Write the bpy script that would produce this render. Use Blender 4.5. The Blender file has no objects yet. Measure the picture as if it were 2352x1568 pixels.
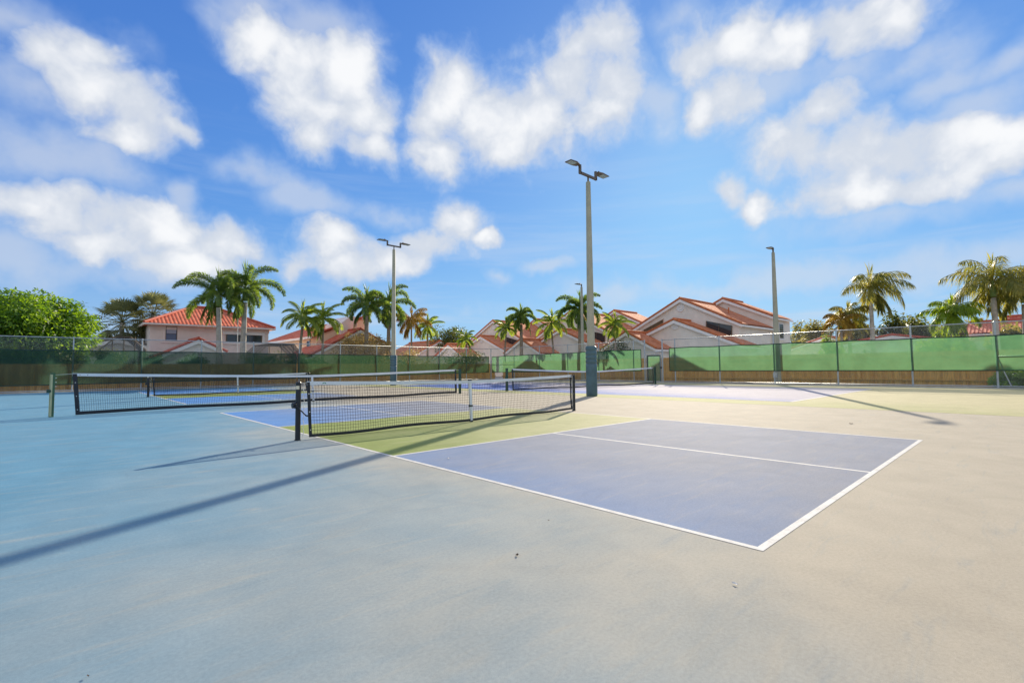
import bpy, bmesh, math, random
from mathutils import Vector, Matrix, noise
C = bpy.context.scene.collection
R = math.radians
rnd = random.Random(7)

# ---------------------------------------------------------------- camera
CAM = Vector((-3.1211, -1.1557, 1.109))
YAW, PITCH, ROLL, FPX = -0.75055, 0.05471, -0.00867, 485.27
fw = Vector((-math.sin(YAW)*math.cos(PITCH), math.cos(YAW)*math.cos(PITCH), math.sin(PITCH)))
r0 = Vector((math.cos(YAW), math.sin(YAW), 0)); u0 = r0.cross(fw)
rt = math.cos(ROLL)*r0 + math.sin(ROLL)*u0
up = -math.sin(ROLL)*r0 + math.cos(ROLL)*u0
cam = bpy.data.cameras.new('camera'); camo = bpy.data.objects.new('camera', cam); C.objects.link(camo)
camo.matrix_world = Matrix(((rt.x, up.x, -fw.x, CAM.x), (rt.y, up.y, -fw.y, CAM.y), (rt.z, up.z, -fw.z, CAM.z), (0, 0, 0, 1)))
cam.sensor_width = 36; cam.lens = 36*FPX/1024; cam.clip_start = .05; cam.clip_end = 5000
bpy.context.scene.camera = camo
# survey helpers: sight line of a point in the photograph (2352 px wide copy) -> point on a world plane
def ray(px, py):
    s = 1024/2352
    return fw + ((px*s-512)/FPX)*rt - ((py*s-341)/FPX)*up
def onX(px, py, X):
    v = ray(px, py); return CAM + v*((X-CAM.x)/v.x)
def onY(px, py, Y):
    v = ray(px, py); return CAM + v*((Y-CAM.y)/v.y)
def onZ(px, py, Z=0):
    v = ray(px, py); return CAM + v*((Z-CAM.z)/v.z)

# ---------------------------------------------------------------- light and sky
SUN_AZ, SUN_EL = R(26.1), R(21.3)
sdir = Vector((math.cos(SUN_AZ)*math.cos(SUN_EL), math.sin(SUN_AZ)*math.cos(SUN_EL), math.sin(SUN_EL)))
sl = bpy.data.lights.new('sun', 'SUN'); sl.energy = 3.3; sl.angle = R(.55); sl.color = (1, .88, .70)
so = bpy.data.objects.new('sun', sl); C.objects.link(so); so.location = (0, 0, 60)
so.rotation_euler = (-sdir).to_track_quat('-Z', 'Y').to_euler()
vs = bpy.context.scene.view_settings
vs.view_transform = 'Standard'; vs.look = 'None'; vs.exposure = 1.1; vs.gamma = 1
W = bpy.data.worlds.new('World'); bpy.context.scene.world = W; W.use_nodes = True
W.cycles.sampling_method = 'MANUAL'; W.cycles.sample_map_resolution = 512
nt = W.node_tree; nt.nodes.clear()
def N(t, typ, **kw):
    n = t.nodes.new(typ)
    for k, v in kw.items(): setattr(n, k, v)
    return n
def mth(t, op, a, b=None, c=None, clamp=False):
    n = N(t, 'ShaderNodeMath', operation=op); n.use_clamp = clamp
    for i, v in enumerate((a, b, c)):
        if v is None: continue
        if isinstance(v, (int, float)): n.inputs[i].default_value = v
        else: t.links.new(v, n.inputs[i])
    return n.outputs[0]
def mixc(t, f, a, b, blend='MIX'):
    n = N(t, 'ShaderNodeMix', data_type='RGBA', blend_type=blend)
    for i, v in ((0, f), (6, a), (7, b)):
        if hasattr(v, 'is_linked'): t.links.new(v, n.inputs[i])
        elif isinstance(v, (int, float)): n.inputs[i].default_value = v
        else: n.inputs[i].default_value = (*v, 1)
    return n.outputs[2]
def mapr(t, v, a, b, c=0, d=1, smooth=True):
    n = N(t, 'ShaderNodeMapRange'); n.interpolation_type = 'SMOOTHSTEP' if smooth else 'LINEAR'
    t.links.new(v, n.inputs[0])
    for i, x in enumerate((a, b, c, d)): n.inputs[i+1].default_value = x
    return n.outputs[0]
def tnoise(t, vec, scale, detail=4, rough=.55, dist=0):
    n = N(t, 'ShaderNodeTexNoise'); t.links.new(vec, n.inputs['Vector'])
    n.inputs['Scale'].default_value = scale; n.inputs['Detail'].default_value = detail
    n.inputs['Roughness'].default_value = rough; n.inputs['Distortion'].default_value = dist
    return n
def build_sky():
    t = nt
    tc = N(t, 'ShaderNodeTexCoord'); d = tc.outputs['Generated']
    sky = N(t, 'ShaderNodeTexSky', sky_type='NISHITA', sun_disc=False)
    sky.sun_elevation = SUN_EL; sky.sun_rotation = math.pi/2 - SUN_AZ
    sky.air_density = 1.0; sky.dust_density = .25; sky.ozone_density = 3.0; sky.altitude = 0
    hs = N(t, 'ShaderNodeHueSaturation'); hs.inputs['Saturation'].default_value = 1.12
    t.links.new(sky.outputs[0], hs.inputs['Color'])
    # soft shoulder so that the clear sky keeps its blue near the sun and the horizon
    den = N(t, 'ShaderNodeVectorMath', operation='ADD'); t.links.new(hs.outputs[0], den.inputs[0]); den.inputs[1].default_value = SKY_KNEE
    dv = N(t, 'ShaderNodeVectorMath', operation='DIVIDE'); t.links.new(hs.outputs[0], dv.inputs[0]); t.links.new(den.outputs[0], dv.inputs[1])
    ml = N(t, 'ShaderNodeVectorMath', operation='MULTIPLY'); t.links.new(dv.outputs[0], ml.inputs[0]); ml.inputs[1].default_value = tuple(x/SKY_STRENGTH for x in SKY_MAX)
    base = ml.outputs[0]
    # clouds: soft ellipsoids round chosen sky directions, eaten into by noise
    nz = tnoise(t, d, 6, 5, .58)
    nz2 = tnoise(t, d, 9, 4, .55)
    w = N(t, 'ShaderNodeVectorMath', operation='SUBTRACT'); t.links.new(nz2.outputs['Color'], w.inputs[0]); w.inputs[1].default_value = (.5, .5, .5)
    w2 = N(t, 'ShaderNodeVectorMath', operation='SCALE'); t.links.new(w.outputs[0], w2.inputs[0]); w2.inputs['Scale'].default_value = .085
    w3 = N(t, 'ShaderNodeVectorMath', operation='ADD'); t.links.new(d, w3.inputs[0]); t.links.new(w2.outputs[0], w3.inputs[1])
    dw = w3.outputs[0]
    acc = {}; dq = dw; cnt = 0
    for (cx, cy, rx, ry, rot, layer) in CLOUDS:
        v = ray(cx, cy); L = v.length; v = v.normalized()
        k = (1024/2352)/FPX/L
        e1 = Vector((0, 0, 1)).cross(v).normalized()*-1; e2 = e1.cross(v).normalized()
        if e2.z < 0: e2 = -e2
        a = R(-rot); x_ = e1*math.cos(a)+e2*math.sin(a); y_ = x_.cross(v)*-1; z_ = x_.cross(y_)
        m = Matrix((x_, y_, z_)).transposed()
        mp = N(t, 'ShaderNodeMapping', vector_type='TEXTURE'); t.links.new(dq, mp.inputs[0])
        mp.inputs['Location'].default_value = v; mp.inputs['Rotation'].default_value = m.to_euler()
        mp.inputs['Scale'].default_value = (rx*k*1.26, ry*k*1.24, .8)
        ln = N(t, 'ShaderNodeVectorMath', operation='LENGTH'); t.links.new(mp.outputs[0], ln.inputs[0])
        o = ln.outputs['Value']
        acc[layer] = o if layer not in acc else mth(t, 'SMOOTH_MIN', acc[layer], o, .22)
        cnt += 1
        if cnt % 10 == 0:   # chain the batches so that the shader is evaluated in small steps
            ch = N(t, 'ShaderNodeVectorMath', operation='MULTIPLY_ADD'); t.links.new(acc[layer], ch.inputs[0]); ch.inputs[1].default_value = (1e-9,)*3; t.links.new(dw, ch.inputs[2]); dq = ch.outputs[0]
    # broken cloud added out of view, behind and overhead, to brighten the ambient light
    for az, el, rad in ((180,35,.5),(225,30,.55),(270,38,.5),(150,60,.45),(250,70,.5),(200,75,.45),(120,30,.35),(300,55,.4),(330,35,.3),(210,12,.4),(255,12,.4),(165,10,.35)):
        v = Vector((math.cos(R(az))*math.cos(R(el)), math.sin(R(az))*math.cos(R(el)), math.sin(R(el))))
        ds = N(t, 'ShaderNodeVectorMath', operation='DISTANCE'); t.links.new(dq, ds.inputs[0]); ds.inputs[1].default_value = v
        acc[0] = mth(t, 'SMOOTH_MIN', acc[0], mth(t, 'MULTIPLY', ds.outputs['Value'], 1/rad), .35)
    n1 = mth(t, 'SUBTRACT', nz.outputs['Fac'], .5)
    nf = tnoise(t, dw, 22, 4, .62)
    n2 = mth(t, 'SUBTRACT', nf.outputs['Fac'], .5)
    vo = N(t, 'ShaderNodeTexVoronoi', feature='F1'); t.links.new(dw, vo.inputs['Vector'])
    vo.inputs['Scale'].default_value = 11; vo.inputs['Detail'].default_value = 1.0; vo.inputs['Roughness'].default_value = .5
    bil = mth(t, 'SUBTRACT', vo.outputs['Distance'], .45)
    thick = mth(t, 'ADD', acc[0], mth(t, 'ADD', mth(t, 'MULTIPLY', n1, -1.1), mth(t, 'MULTIPLY', n2, -.7)))
    thick = mth(t, 'ADD', thick, mth(t, 'MULTIPLY', bil, .42))
    cov = mth(t, 'MULTIPLY', mapr(t, thick, 1.28, .44), .96)
    thin = mth(t, 'ADD', acc[1], mth(t, 'MULTIPLY', n1, -2.6))
    cov2 = mth(t, 'MULTIPLY', mapr(t, thin, 1.35, .1), .62)
    # streaky high veil close to the horizon
    sm = N(t, 'ShaderNodeMapping'); t.links.new(d, sm.inputs[0]); sm.inputs['Scale'].default_value = (1.4, 1.4, 16)
    st = tnoise(t, sm.outputs[0], 1.7, 5, .6)
    sx = N(t, 'ShaderNodeSeparateXYZ'); t.links.new(d, sx.inputs[0])
    band = mth(t, 'MULTIPLY', mapr(t, sx.outputs[2], .55, .12), mapr(t, st.outputs['Fac'], .42, .75))
    cov3 = mth(t, 'ADD', mth(t, 'MULTIPLY', band, .42), mth(t, 'MULTIPLY', mapr(t, sx.outputs[2], .26, .0), .30))
    a = mth(t, 'MAXIMUM', cov, mth(t, 'MAXIMUM', cov2, cov3), clamp=True)
    # shading: dense hearts white, thinner and lower parts blue grey, billows modelled by the cell noise
    sh = mth(t, 'ADD', mapr(t, thick, 1.1, -.1, 0, .85), mth(t, 'MULTIPLY', n1, 1.3))
    sh = mth(t, 'ADD', sh, mth(t, 'MULTIPLY', bil, -.55))
    shade = mapr(t, sh, .05, .95)
    ccol = mixc(t, shade, (.60, .645, .72), (.87, .875, .88))
    ccol = mixc(t, mapr(t, a, .15, .85), (.48, .60, .78), ccol)
    bg = N(t, 'ShaderNodeBackground'); bg.inputs['Strength'].default_value = SKY_STRENGTH
    ccs = mixc(t, 1.0, ccol, (CLOUD_GAIN,)*3, 'MULTIPLY')
    t.links.new(mixc(t, a, base, ccs), bg.inputs['Color'])
    out = N(t, 'ShaderNodeOutputWorld'); t.links.new(bg.outputs[0], out.inputs[0])
SKY_STRENGTH = .12; SKY_KNEE = (3.75, 5.6, 3.1); SKY_MAX = (.215, .455, .575); CLOUD_GAIN = .525/.12
CLOUDS = [  # centre and radii as seen in the photograph, tilt, layer (0 heaped cloud, 1 thin veil)
 (120,120,85,75,0,0),(200,110,80,50,0,0),(215,190,120,80,0,0),(320,255,110,75,15,0),(290,300,85,40,0,0),(400,300,60,30,20,0),(60,200,90,70,0,1),(120,360,240,80,0,1),(60,50,160,60,0,1),
 (570,50,70,60,0,1),(600,90,80,70,0,0),(740,60,110,75,0,1),(700,140,90,75,0,0),(790,170,90,90,0,0),(720,230,110,80,0,0),(830,270,95,80,0,0),(740,310,70,50,0,0),(860,350,60,50,0,0),
 (1050,190,85,75,0,0),(1010,260,85,80,0,0),(1005,350,65,65,0,0),(1130,270,120,110,0,0),(1230,280,120,110,0,0),(1310,190,90,95,0,0),(1400,90,85,95,0,0),(1330,110,70,60,0,0),(1420,200,90,80,0,0),(1380,260,90,60,0,0),(1170,350,90,45,0,0),(1500,230,60,60,0,1),
 (1600,130,80,75,0,0),(1690,110,110,85,0,0),(1790,110,110,85,0,0),(1680,220,90,75,0,0),(1620,250,50,55,0,0),(1760,200,90,60,0,1),(1560,60,60,50,0,1),
 (1960,70,110,80,0,0),(2060,60,90,70,0,0),(2100,150,120,60,-15,1),(1960,170,130,60,0,1),(2150,200,110,45,-20,1),
 (1890,260,95,80,0,0),(1840,340,110,80,0,0),(1960,350,120,95,0,0),(2080,350,110,80,0,0),(2190,330,100,70,0,0),(1960,440,150,60,0,0),(2100,430,130,60,0,0),(2290,360,80,70,-20,0),(2330,310,60,50,0,0),(2330,120,90,50,-15,1),(2260,230,130,60,-15,1),
 (1680,440,45,30,15,0),(1740,475,45,40,0,0),(2330,430,110,40,0,1),(2050,500,220,50,0,1),
 (60,450,95,55,0,0),(150,490,110,65,0,0),(260,500,130,70,0,0),(260,560,150,65,0,0),(390,540,140,75,0,0),(500,560,120,60,0,0),(430,610,150,45,0,0),(600,590,80,40,0,1),(425,450,35,50,0,1),(430,640,360,45,0,1),(60,600,120,90,0,1),
 (770,560,75,55,0,0),(800,610,95,40,0,0),(890,590,110,50,0,0),(970,560,100,50,-8,0),(1045,520,65,50,0,0),(1110,550,40,18,0,0),(685,600,45,55,0,0),(560,400,80,40,0,1),(690,460,130,40,0,1),(900,500,120,30,0,1),
 (1140,630,35,20,0,1),(1240,612,55,20,0,1),(1750,640,560,40,-2,1),(2200,600,300,70,0,1)]
build_sky()

# ---------------------------------------------------------------- mesh and tagging helpers
class MB:
    def __init__(s): s.v = []; s.f = []; s.uv = {}
    def add(s, vs, fs):
        b = len(s.v); s.v += [Vector(v) for v in vs]; s.f += [tuple(b+i for i in f) for f in fs]; return b
    def box(s, c, d, rz=0, ry=0):
        m = Matrix.Rotation(rz, 3, 'Z') @ Matrix.Rotation(ry, 3, 'Y'); c = Vector(c)
        vs = [c + m @ Vector((x*d[0]/2, y*d[1]/2, z*d[2]/2)) for x in (-1, 1) for y in (-1, 1) for z in (-1, 1)]
        s.add(vs, [(0,1,3,2),(4,6,7,5),(0,4,5,1),(2,3,7,6),(0,2,6,4),(1,5,7,3)])
    def poly(s, pts, uv=None):
        s.add(pts, [tuple(range(len(pts)))])
        if uv: s.uv[len(s.f)-1] = uv
    def slab(s, pts, n):   # polygon thickened along n
        pts = [Vector(p) for p in pts]; n = Vector(n); k = len(pts)
        s.add(pts+[p+n for p in pts], [tuple(range(k))[::-1], tuple(range(k, 2*k))]+[(i, (i+1) % k, (i+1) % k+k, i+k) for i in range(k)])
    def tube(s, pts, rad, n=8, caps=True, twist=0):
        pts = [Vector(p) for p in pts]; rs = rad if isinstance(rad, (list, tuple)) else [rad]*len(pts)
        vs = []; ref = None
        for i, p in enumerate(pts):
            t = (pts[min(i+1, len(pts)-1)]-pts[max(i-1, 0)]).normalized()
            if ref is None: ref = Vector((0, 0, 1)) if abs(t.z) < .9 else Vector((1, 0, 0))
            a = t.cross(ref).normalized(); b = t.cross(a)
            for k in range(n):
                th = 2*math.pi*k/n+twist; vs.append(p+(a*math.cos(th)+b*math.sin(th))*rs[i])
        fs = [(i*n+k, i*n+(k+1) % n, (i+1)*n+(k+1) % n, (i+1)*n+k) for i in range(len(pts)-1) for k in range(n)]
        if caps: fs += [tuple(range(n))[::-1], tuple(range((len(pts)-1)*n, len(pts)*n))]
        s.add(vs, fs)
    def ring(s, c, r, rr, axis='Z', n=20, m=6):
        q = {'Z': Matrix.Identity(3), 'X': Matrix.Rotation(math.pi/2, 3, 'Y'), 'Y': Matrix.Rotation(math.pi/2, 3, 'X')}[axis]
        vs = []
        for i in range(n):
            a = 2*math.pi*i/n
            for j in range(m):
                b = 2*math.pi*j/m
                vs.append(Vector(c)+q @ Vector(((r+rr*math.cos(b))*math.cos(a), (r+rr*math.cos(b))*math.sin(a), rr*math.sin(b))))
        s.add(vs, [(i*m+j, ((i+1) % n)*m+j, ((i+1) % n)*m+(j+1) % m, i*m+(j+1) % m) for i in range(n) for j in range(m)])
    def build(s, name, mat, parent=None, smooth=False, off=None):
        o0 = Vector(off) if off is not None else (parent_origin(parent) if parent else Vector((0, 0, 0)))
        me = bpy.data.meshes.new(name); me.from_pydata([v-o0 for v in s.v], [], s.f)
        if s.uv:
            ul = me.uv_layers.new(name='uv')
            for p in me.polygons:
                if p.index in s.uv:
                    for li, q in zip(p.loop_indices, s.uv[p.index]): ul.data[li].uv = q
        me.materials.append(mat); me.validate(); me.update()
        if smooth: me.polygons.foreach_set('use_smooth', [True]*len(me.polygons))
        o = bpy.data.objects.new(name, me); C.objects.link(o)
        if parent: o.parent = parent
        elif off is not None: o.location = off
        return o
def parent_origin(p):
    v = Vector((0, 0, 0))
    while p is not None: v += Vector(p.location); p = p.parent
    return v
def thing(name, loc, label, cat, group=None, rz=0):
    o = bpy.data.objects.new(name, None); C.objects.link(o); o.location = loc; o.rotation_euler = (0, 0, rz)
    o.empty_display_size = .3
    return tag(o, label, cat, group)
def tag(o, label, cat, group=None):
    o['label'] = label; o['category'] = cat
    if group: o['group'] = group
    return o
def struct(o): o['kind'] = 'structure'; return o
def dup(root, loc, label, rz=None, group=None, scale=None):
    def cp(o, par):
        c = o.copy(); C.objects.link(c); c.parent = par
        for ch in list(o.children): cp(ch, c)
        return c
    kids = list(root.children)
    r = root.copy(); C.objects.link(r); r.location = loc; r['label'] = label
    if rz is not None: r.rotation_euler = (0, 0, rz)
    if scale: r.scale = (scale,)*3
    if group: r['group'] = group
    for k in kids: cp(k, r)
    return r

# ---------------------------------------------------------------- materials
def mat(name, col, rough=.6, metal=0, spec=.5, var=0, vscale=3, bump=0, bscale=60, translucent=0):
    m = bpy.data.materials.new(name); m.use_nodes = True; t = m.node_tree; p = t.nodes['Principled BSDF']
    p.inputs['Roughness'].default_value = rough; p.inputs['Metallic'].default_value = metal; p.inputs['Specular IOR Level'].default_value = spec
    p.inputs['Base Color'].default_value = (*col, 1)
    tc = N(t, 'ShaderNodeTexCoord')
    if var:
        n = tnoise(t, tc.outputs['Object'], vscale, 5, .6)
        c = mixc(t, mapr(t, n.outputs['Fac'], .3, .7), tuple(x*(1-var) for x in col), tuple(min(1, x*(1+var)) for x in col))
        t.links.new(c, p.inputs['Base Color'])
    if bump:
        n = tnoise(t, tc.outputs['Object'], bscale, 3, .6); b = N(t, 'ShaderNodeBump'); b.inputs['Strength'].default_value = bump
        b.inputs['Distance'].default_value = .01
        t.links.new(n.outputs['Fac'], b.inputs['Height']); t.links.new(b.outputs[0], p.inputs['Normal'])
    return m
def leaf_mat(name, c1, c2, trans=.5, tcol=None, rough=.45):
    m = bpy.data.materials.new(name); m.use_nodes = True; t = m.node_tree; p = t.nodes['Principled BSDF']
    tc = N(t, 'ShaderNodeTexCoord')
    n = tnoise(t, tc.outputs['Object'], 1.4, 4, .6)
    c = mixc(t, mapr(t, n.outputs['Fac'], .32, .68), c1, c2)
    t.links.new(c, p.inputs['Base Color']); p.inputs['Roughness'].default_value = rough; p.inputs['Specular IOR Level'].default_value = .4
    tr = N(t, 'ShaderNodeBsdfTranslucent')
    k = tcol or (2.6, 2.2, .9)
    t.links.new(mixc(t, 1.0, c, k, 'MULTIPLY'), tr.inputs[0])
    mx = N(t, 'ShaderNodeMixShader'); mx.inputs[0].default_value = trans
    t.links.new(p.outputs[0], mx.inputs[1]); t.links.new(tr.outputs[0], mx.inputs[2])
    t.links.new(mx.outputs[0], t.nodes['Material Output'].inputs[0])
    return m
def court_mat(name, col, glare_dust, glare_amt, bias, rough=.88, spec=.14):
    # acrylic sport paint: fine sand grain, scuffs, and sun glare painted as a sand tint with some dust, growing towards +X
    m = bpy.data.materials.new(name); m.use_nodes = True; t = m.node_tree; p = t.nodes['Principled BSDF']
    g = N(t, 'ShaderNodeNewGeometry'); pos = g.outputs['Position']
    sx = N(t, 'ShaderNodeSeparateXYZ'); t.links.new(pos, sx.inputs[0])
    big = tnoise(t, pos, .22, 4, .55); mid = tnoise(t, pos, 1.6, 6, .62); fine = tnoise(t, pos, 55, 3, .7); grit = tnoise(t, pos, 320, 2, .7)
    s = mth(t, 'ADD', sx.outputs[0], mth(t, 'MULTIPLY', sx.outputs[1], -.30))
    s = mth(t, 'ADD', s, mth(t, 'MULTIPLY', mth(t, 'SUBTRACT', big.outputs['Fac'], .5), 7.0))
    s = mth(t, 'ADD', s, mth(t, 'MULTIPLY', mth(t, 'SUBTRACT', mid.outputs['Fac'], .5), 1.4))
    f = mth(t, 'MULTIPLY', mapr(t, s, bias-3.2, bias+3.2), glare_amt)
    c = mixc(t, f, col, glare_dust)
    v = mth(t, 'ADD', mth(t, 'MULTIPLY', mth(t, 'SUBTRACT', mid.outputs['Fac'], .5), .35), mth(t, 'MULTIPLY', mth(t, 'SUBTRACT', fine.outputs['Fac'], .5), .42))
    v = mth(t, 'ADD', v, mth(t, 'MULTIPLY', mth(t, 'SUBTRACT', grit.outputs['Fac'], .5), .6))
    v = mth(t, 'ADD', v, 1)
    # rain-wash stains with soft rims
    stn = tnoise(t, pos, .55, 3, .5, 1.2)
    rim = mth(t, 'ABSOLUTE', mth(t, 'SUBTRACT', stn.outputs['Fac'], .52))
    v = mth(t, 'MULTIPLY', v, mapr(t, rim, 0, .05, .965, 1.0))
    # scuffs: thin stretched darker marks
    mp = N(t, 'ShaderNodeMapping'); t.links.new(pos, mp.inputs[0]); mp.inputs['Rotation'].default_value = (0, 0, .7); mp.inputs['Scale'].default_value = (7, .7, 1)
    sc = tnoise(t, mp.outputs[0], 1.0, 5, .7, .6)
    v = mth(t, 'MULTIPLY', v, mapr(t, sc.outputs['Fac'], .66, .78, 1, .88))
    # broom-like dusty streaks left by drying rain water
    mq = N(t, 'ShaderNodeMapping'); t.links.new(pos, mq.inputs[0]); mq.inputs['Rotation'].default_value = (0, 0, -.55); mq.inputs['Scale'].default_value = (1.1, 6.5, 1)
    sq = tnoise(t, mq.outputs[0], 1.3, 7, .66, .8)
    c = mixc(t, mapr(t, sq.outputs['Fac'], .50, .78, 0, .34), c, tuple(.5*x+.5*y*1.08 for x, y in zip(glare_dust, GLARE_DUST)))
    c = mixc(t, mapr(t, sq.outputs['Fac'], .46, .28, 0, .16), c, tuple(x*.75 for x in col))
    hsv = N(t, 'ShaderNodeHueSaturation'); t.links.new(c, hsv.inputs['Color']); t.links.new(v, hsv.inputs['Value'])
    t.links.new(hsv.outputs[0], p.inputs['Base Color'])
    p.inputs['Roughness'].default_value = rough; p.inputs['Specular IOR Level'].default_value = spec
    b = N(t, 'ShaderNodeBump'); b.inputs['Strength'].default_value = .35; b.inputs['Distance'].default_value = .004
    t.links.new(mth(t, 'ADD', grit.outputs['Fac'], mth(t, 'MULTIPLY', fine.outputs['Fac'], .6)), b.inputs['Height']); t.links.new(b.outputs[0], p.inputs['Normal'])
    return m
GLARE_DUST = (.455, .395, .295)  # sand tint of the painted sun glare, shared with the dusty streaks
M_sur = court_mat('surround_paint', (.125, .285, .40), GLARE_DUST, .96, -2.2)
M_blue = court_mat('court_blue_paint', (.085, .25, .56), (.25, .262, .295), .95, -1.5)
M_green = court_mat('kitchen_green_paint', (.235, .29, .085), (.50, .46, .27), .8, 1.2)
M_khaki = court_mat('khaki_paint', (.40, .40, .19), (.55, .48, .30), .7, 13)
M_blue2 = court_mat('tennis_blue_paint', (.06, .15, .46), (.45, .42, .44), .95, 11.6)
def line_mat():
    # two-coat white line paint, rubbed thin in streaks so the court shows through
    m = bpy.data.materials.new('line_paint'); m.use_nodes = True; t = m.node_tree; p = t.nodes['Principled BSDF']
    pos = N(t, 'ShaderNodeNewGeometry').outputs['Position']
    n = tnoise(t, pos, 7, 7, .7); g = tnoise(t, pos, 70, 4, .7)
    f = mth(t, 'ADD', mth(t, 'MULTIPLY', n.outputs['Fac'], .6), mth(t, 'MULTIPLY', g.outputs['Fac'], .4))
    c = mixc(t, mapr(t, f, .40, .66), (.70, .685, .635), (.50, .485, .45))
    t.links.new(c, p.inputs['Base Color']); p.inputs['Roughness'].default_value = .8; p.inputs['Specular IOR Level'].default_value = .15
    return m
M_white = line_mat()
M_grass = mat('grass', (.10, .15, .035), .9, var=.45, vscale=.8, bump=.4, bscale=20)
M_galv = mat('galvanised_steel', (.46, .49, .50), .42, .55, var=.12, vscale=9)
M_dgreen = mat('dark_green_metal', (.025, .07, .05), .45, .1, var=.15)
M_black = mat('black_powder_coat', (.012, .014, .018), .38, 0, var=.2)
M_band = mat('black_vinyl_band', (.016, .017, .022), .5)
M_cord = mat('net_cord', (.012, .012, .014), .8)
M_tape = mat('white_vinyl_tape', (.74, .77, .80), .5, var=.06, vscale=4)
M_chrome = mat('bright_grommet', (.75, .75, .74), .25, .9)
M_sticker = mat('paper_sticker', (.75, .66, .48), .6)
M_emblem = mat('green_print', (.02, .25, .12), .5)
M_rope = mat('white_rope', (.7, .68, .62), .8)
M_postgreen = mat('faded_green_post', (.055, .125, .06), .45, .1, var=.2)
M_postcream = mat('sun_faded_cream_paint', (.50, .49, .27), .5, var=.12)
M_conc = mat('painted_concrete_pole', (.42, .395, .29), .7, var=.10, vscale=2.5, bump=.15, bscale=40)
M_pad = mat('pole_pad_vinyl', (.065, .125, .148), .42, var=.15, vscale=3)
M_padtrim = mat('pad_trim', (.70, .68, .62), .5)
M_bronze = mat('bronze_fixture', (.17, .125, .085), .42, .4, var=.15)
M_lens = mat('lamp_lens', (.40, .48, .50), .2, 0, spec=.6)
M_stucco_a = mat('beige_stucco', (.84, .79, .70), .85, var=.06, vscale=1.2, bump=.2, bscale=30)
M_stucco_p = mat('pink_stucco', (.87, .755, .68), .85, var=.06, vscale=1.2, bump=.2, bscale=30)
M_stucco_o = mat('peach_stucco', (.87, .69, .50), .85, var=.06, vscale=1.2, bump=.2, bscale=30)
M_trim = mat('white_trim', (.88, .86, .83), .6, var=.04)
M_tan_trim = mat('tan_trim', (.62, .48, .36), .7, var=.05)
M_glass = mat('window_glass', (.035, .045, .05), .08, 0, spec=.7)
M_glass_b = mat('blue_shade_glass', (.10, .12, .20), .15, 0, spec=.6)
M_shade = mat('roller_shade', (.42, .45, .55), .7)
M_brownboard = mat('brown_shutter', (.13, .085, .04), .6, var=.2)
M_bark = mat('palm_bark', (.30, .235, .17), .9, var=.3, vscale=2.5, bump=.5, bscale=14)
M_bark_g = mat('grey_palm_bark', (.44, .40, .34), .85, var=.25, vscale=2.5, bump=.4, bscale=14)
M_shaft = mat('green_crownshaft', (.17, .26, .07), .5, var=.25)
M_wood2 = mat('tree_bark', (.14, .10, .065), .9, var=.3)
L_fox = leaf_mat('foxtail_leaf', (.06, .12, .035), (.155, .235, .06), .5)
L_coco = leaf_mat('small_palm_leaf', (.09, .16, .035), (.22, .30, .055), .52)
L_queen = leaf_mat('queen_palm_leaf', (.10, .13, .035), (.26, .26, .08), .52)
L_gold = leaf_mat('yellowing_leaf', (.22, .15, .02), (.42, .30, .05), .45, (1.7, 1.5, .8))
L_sabal = leaf_mat('sabal_leaf', (.13, .15, .075), (.27, .28, .14), .35, (1.6, 1.5, .9))
L_big = leaf_mat('bright_tree_leaf', (.045, .125, .02), (.16, .29, .03), .5, (2.9, 2.3, .5))
L_dark = leaf_mat('dark_tree_leaf', (.035, .06, .02), (.10, .13, .035), .4)
L_olive = leaf_mat('olive_tree_leaf', (.09, .105, .04), (.22, .215, .08), .45)
L_lime = leaf_mat('lime_shrub_leaf', (.09, .16, .02), (.2, .30, .03), .5)
L_tanleaf = leaf_mat('tan_shrub_leaf', (.27, .19, .07), (.50, .38, .16), .4, (1.5, 1.4, .9))
L_bush_sunlit = leaf_mat('sunlit_bush_leaf', (.13, .24, .035), (.30, .44, .06), .5, (1.6, 1.5, .6))  # sunlight that the board fence blocks, put into a brighter leaf colour
def roof_mat(name, c1, c2):
    m = bpy.data.materials.new(name); m.use_nodes = True; t = m.node_tree; p = t.nodes['Principled BSDF']
    uv = N(t, 'ShaderNodeUVMap'); sx = N(t, 'ShaderNodeSeparateXYZ'); t.links.new(uv.outputs[0], sx.inputs[0])
    u, v = sx.outputs[0], sx.outputs[1]
    col = mth(t, 'MULTIPLY', u, 1/.28); row = mth(t, 'MULTIPLY', v, 1/.36)
    wave = mth(t, 'ABSOLUTE', mth(t, 'SINE', mth(t, 'MULTIPLY', col, math.pi)))
    step = mth(t, 'SUBTRACT', 1, mth(t, 'FRACT', row))
    h = mth(t, 'ADD', mth(t, 'MULTIPLY', wave, .8), mth(t, 'MULTIPLY', step, .45))
    cb = N(t, 'ShaderNodeCombineXYZ'); t.links.new(mth(t, 'FLOOR', col), cb.inputs[0]); t.links.new(mth(t, 'FLOOR', row), cb.inputs[1])
    wn = N(t, 'ShaderNodeTexWhiteNoise'); t.links.new(cb.outputs[0], wn.inputs[0])
    c = mixc(t, wn.outputs['Value'], c1, c2)
    n = tnoise(t, N(t, 'ShaderNodeTexCoord').outputs['Object'], .9, 5, .6)
    c = mixc(t, mapr(t, n.outputs['Fac'], .45, .75, 0, .35), c, tuple(x*.6 for x in c1))
    t.links.new(c, p.inputs['Base Color']); p.inputs['Roughness'].default_value = .85; p.inputs['Specular IOR Level'].default_value = .12
    b = N(t, 'ShaderNodeBump'); b.inputs['Strength'].default_value = .9; b.inputs['Distance'].default_value = .09
    t.links.new(h, b.inputs['Height']); t.links.new(b.outputs[0], p.inputs['Normal'])
    return m
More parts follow.
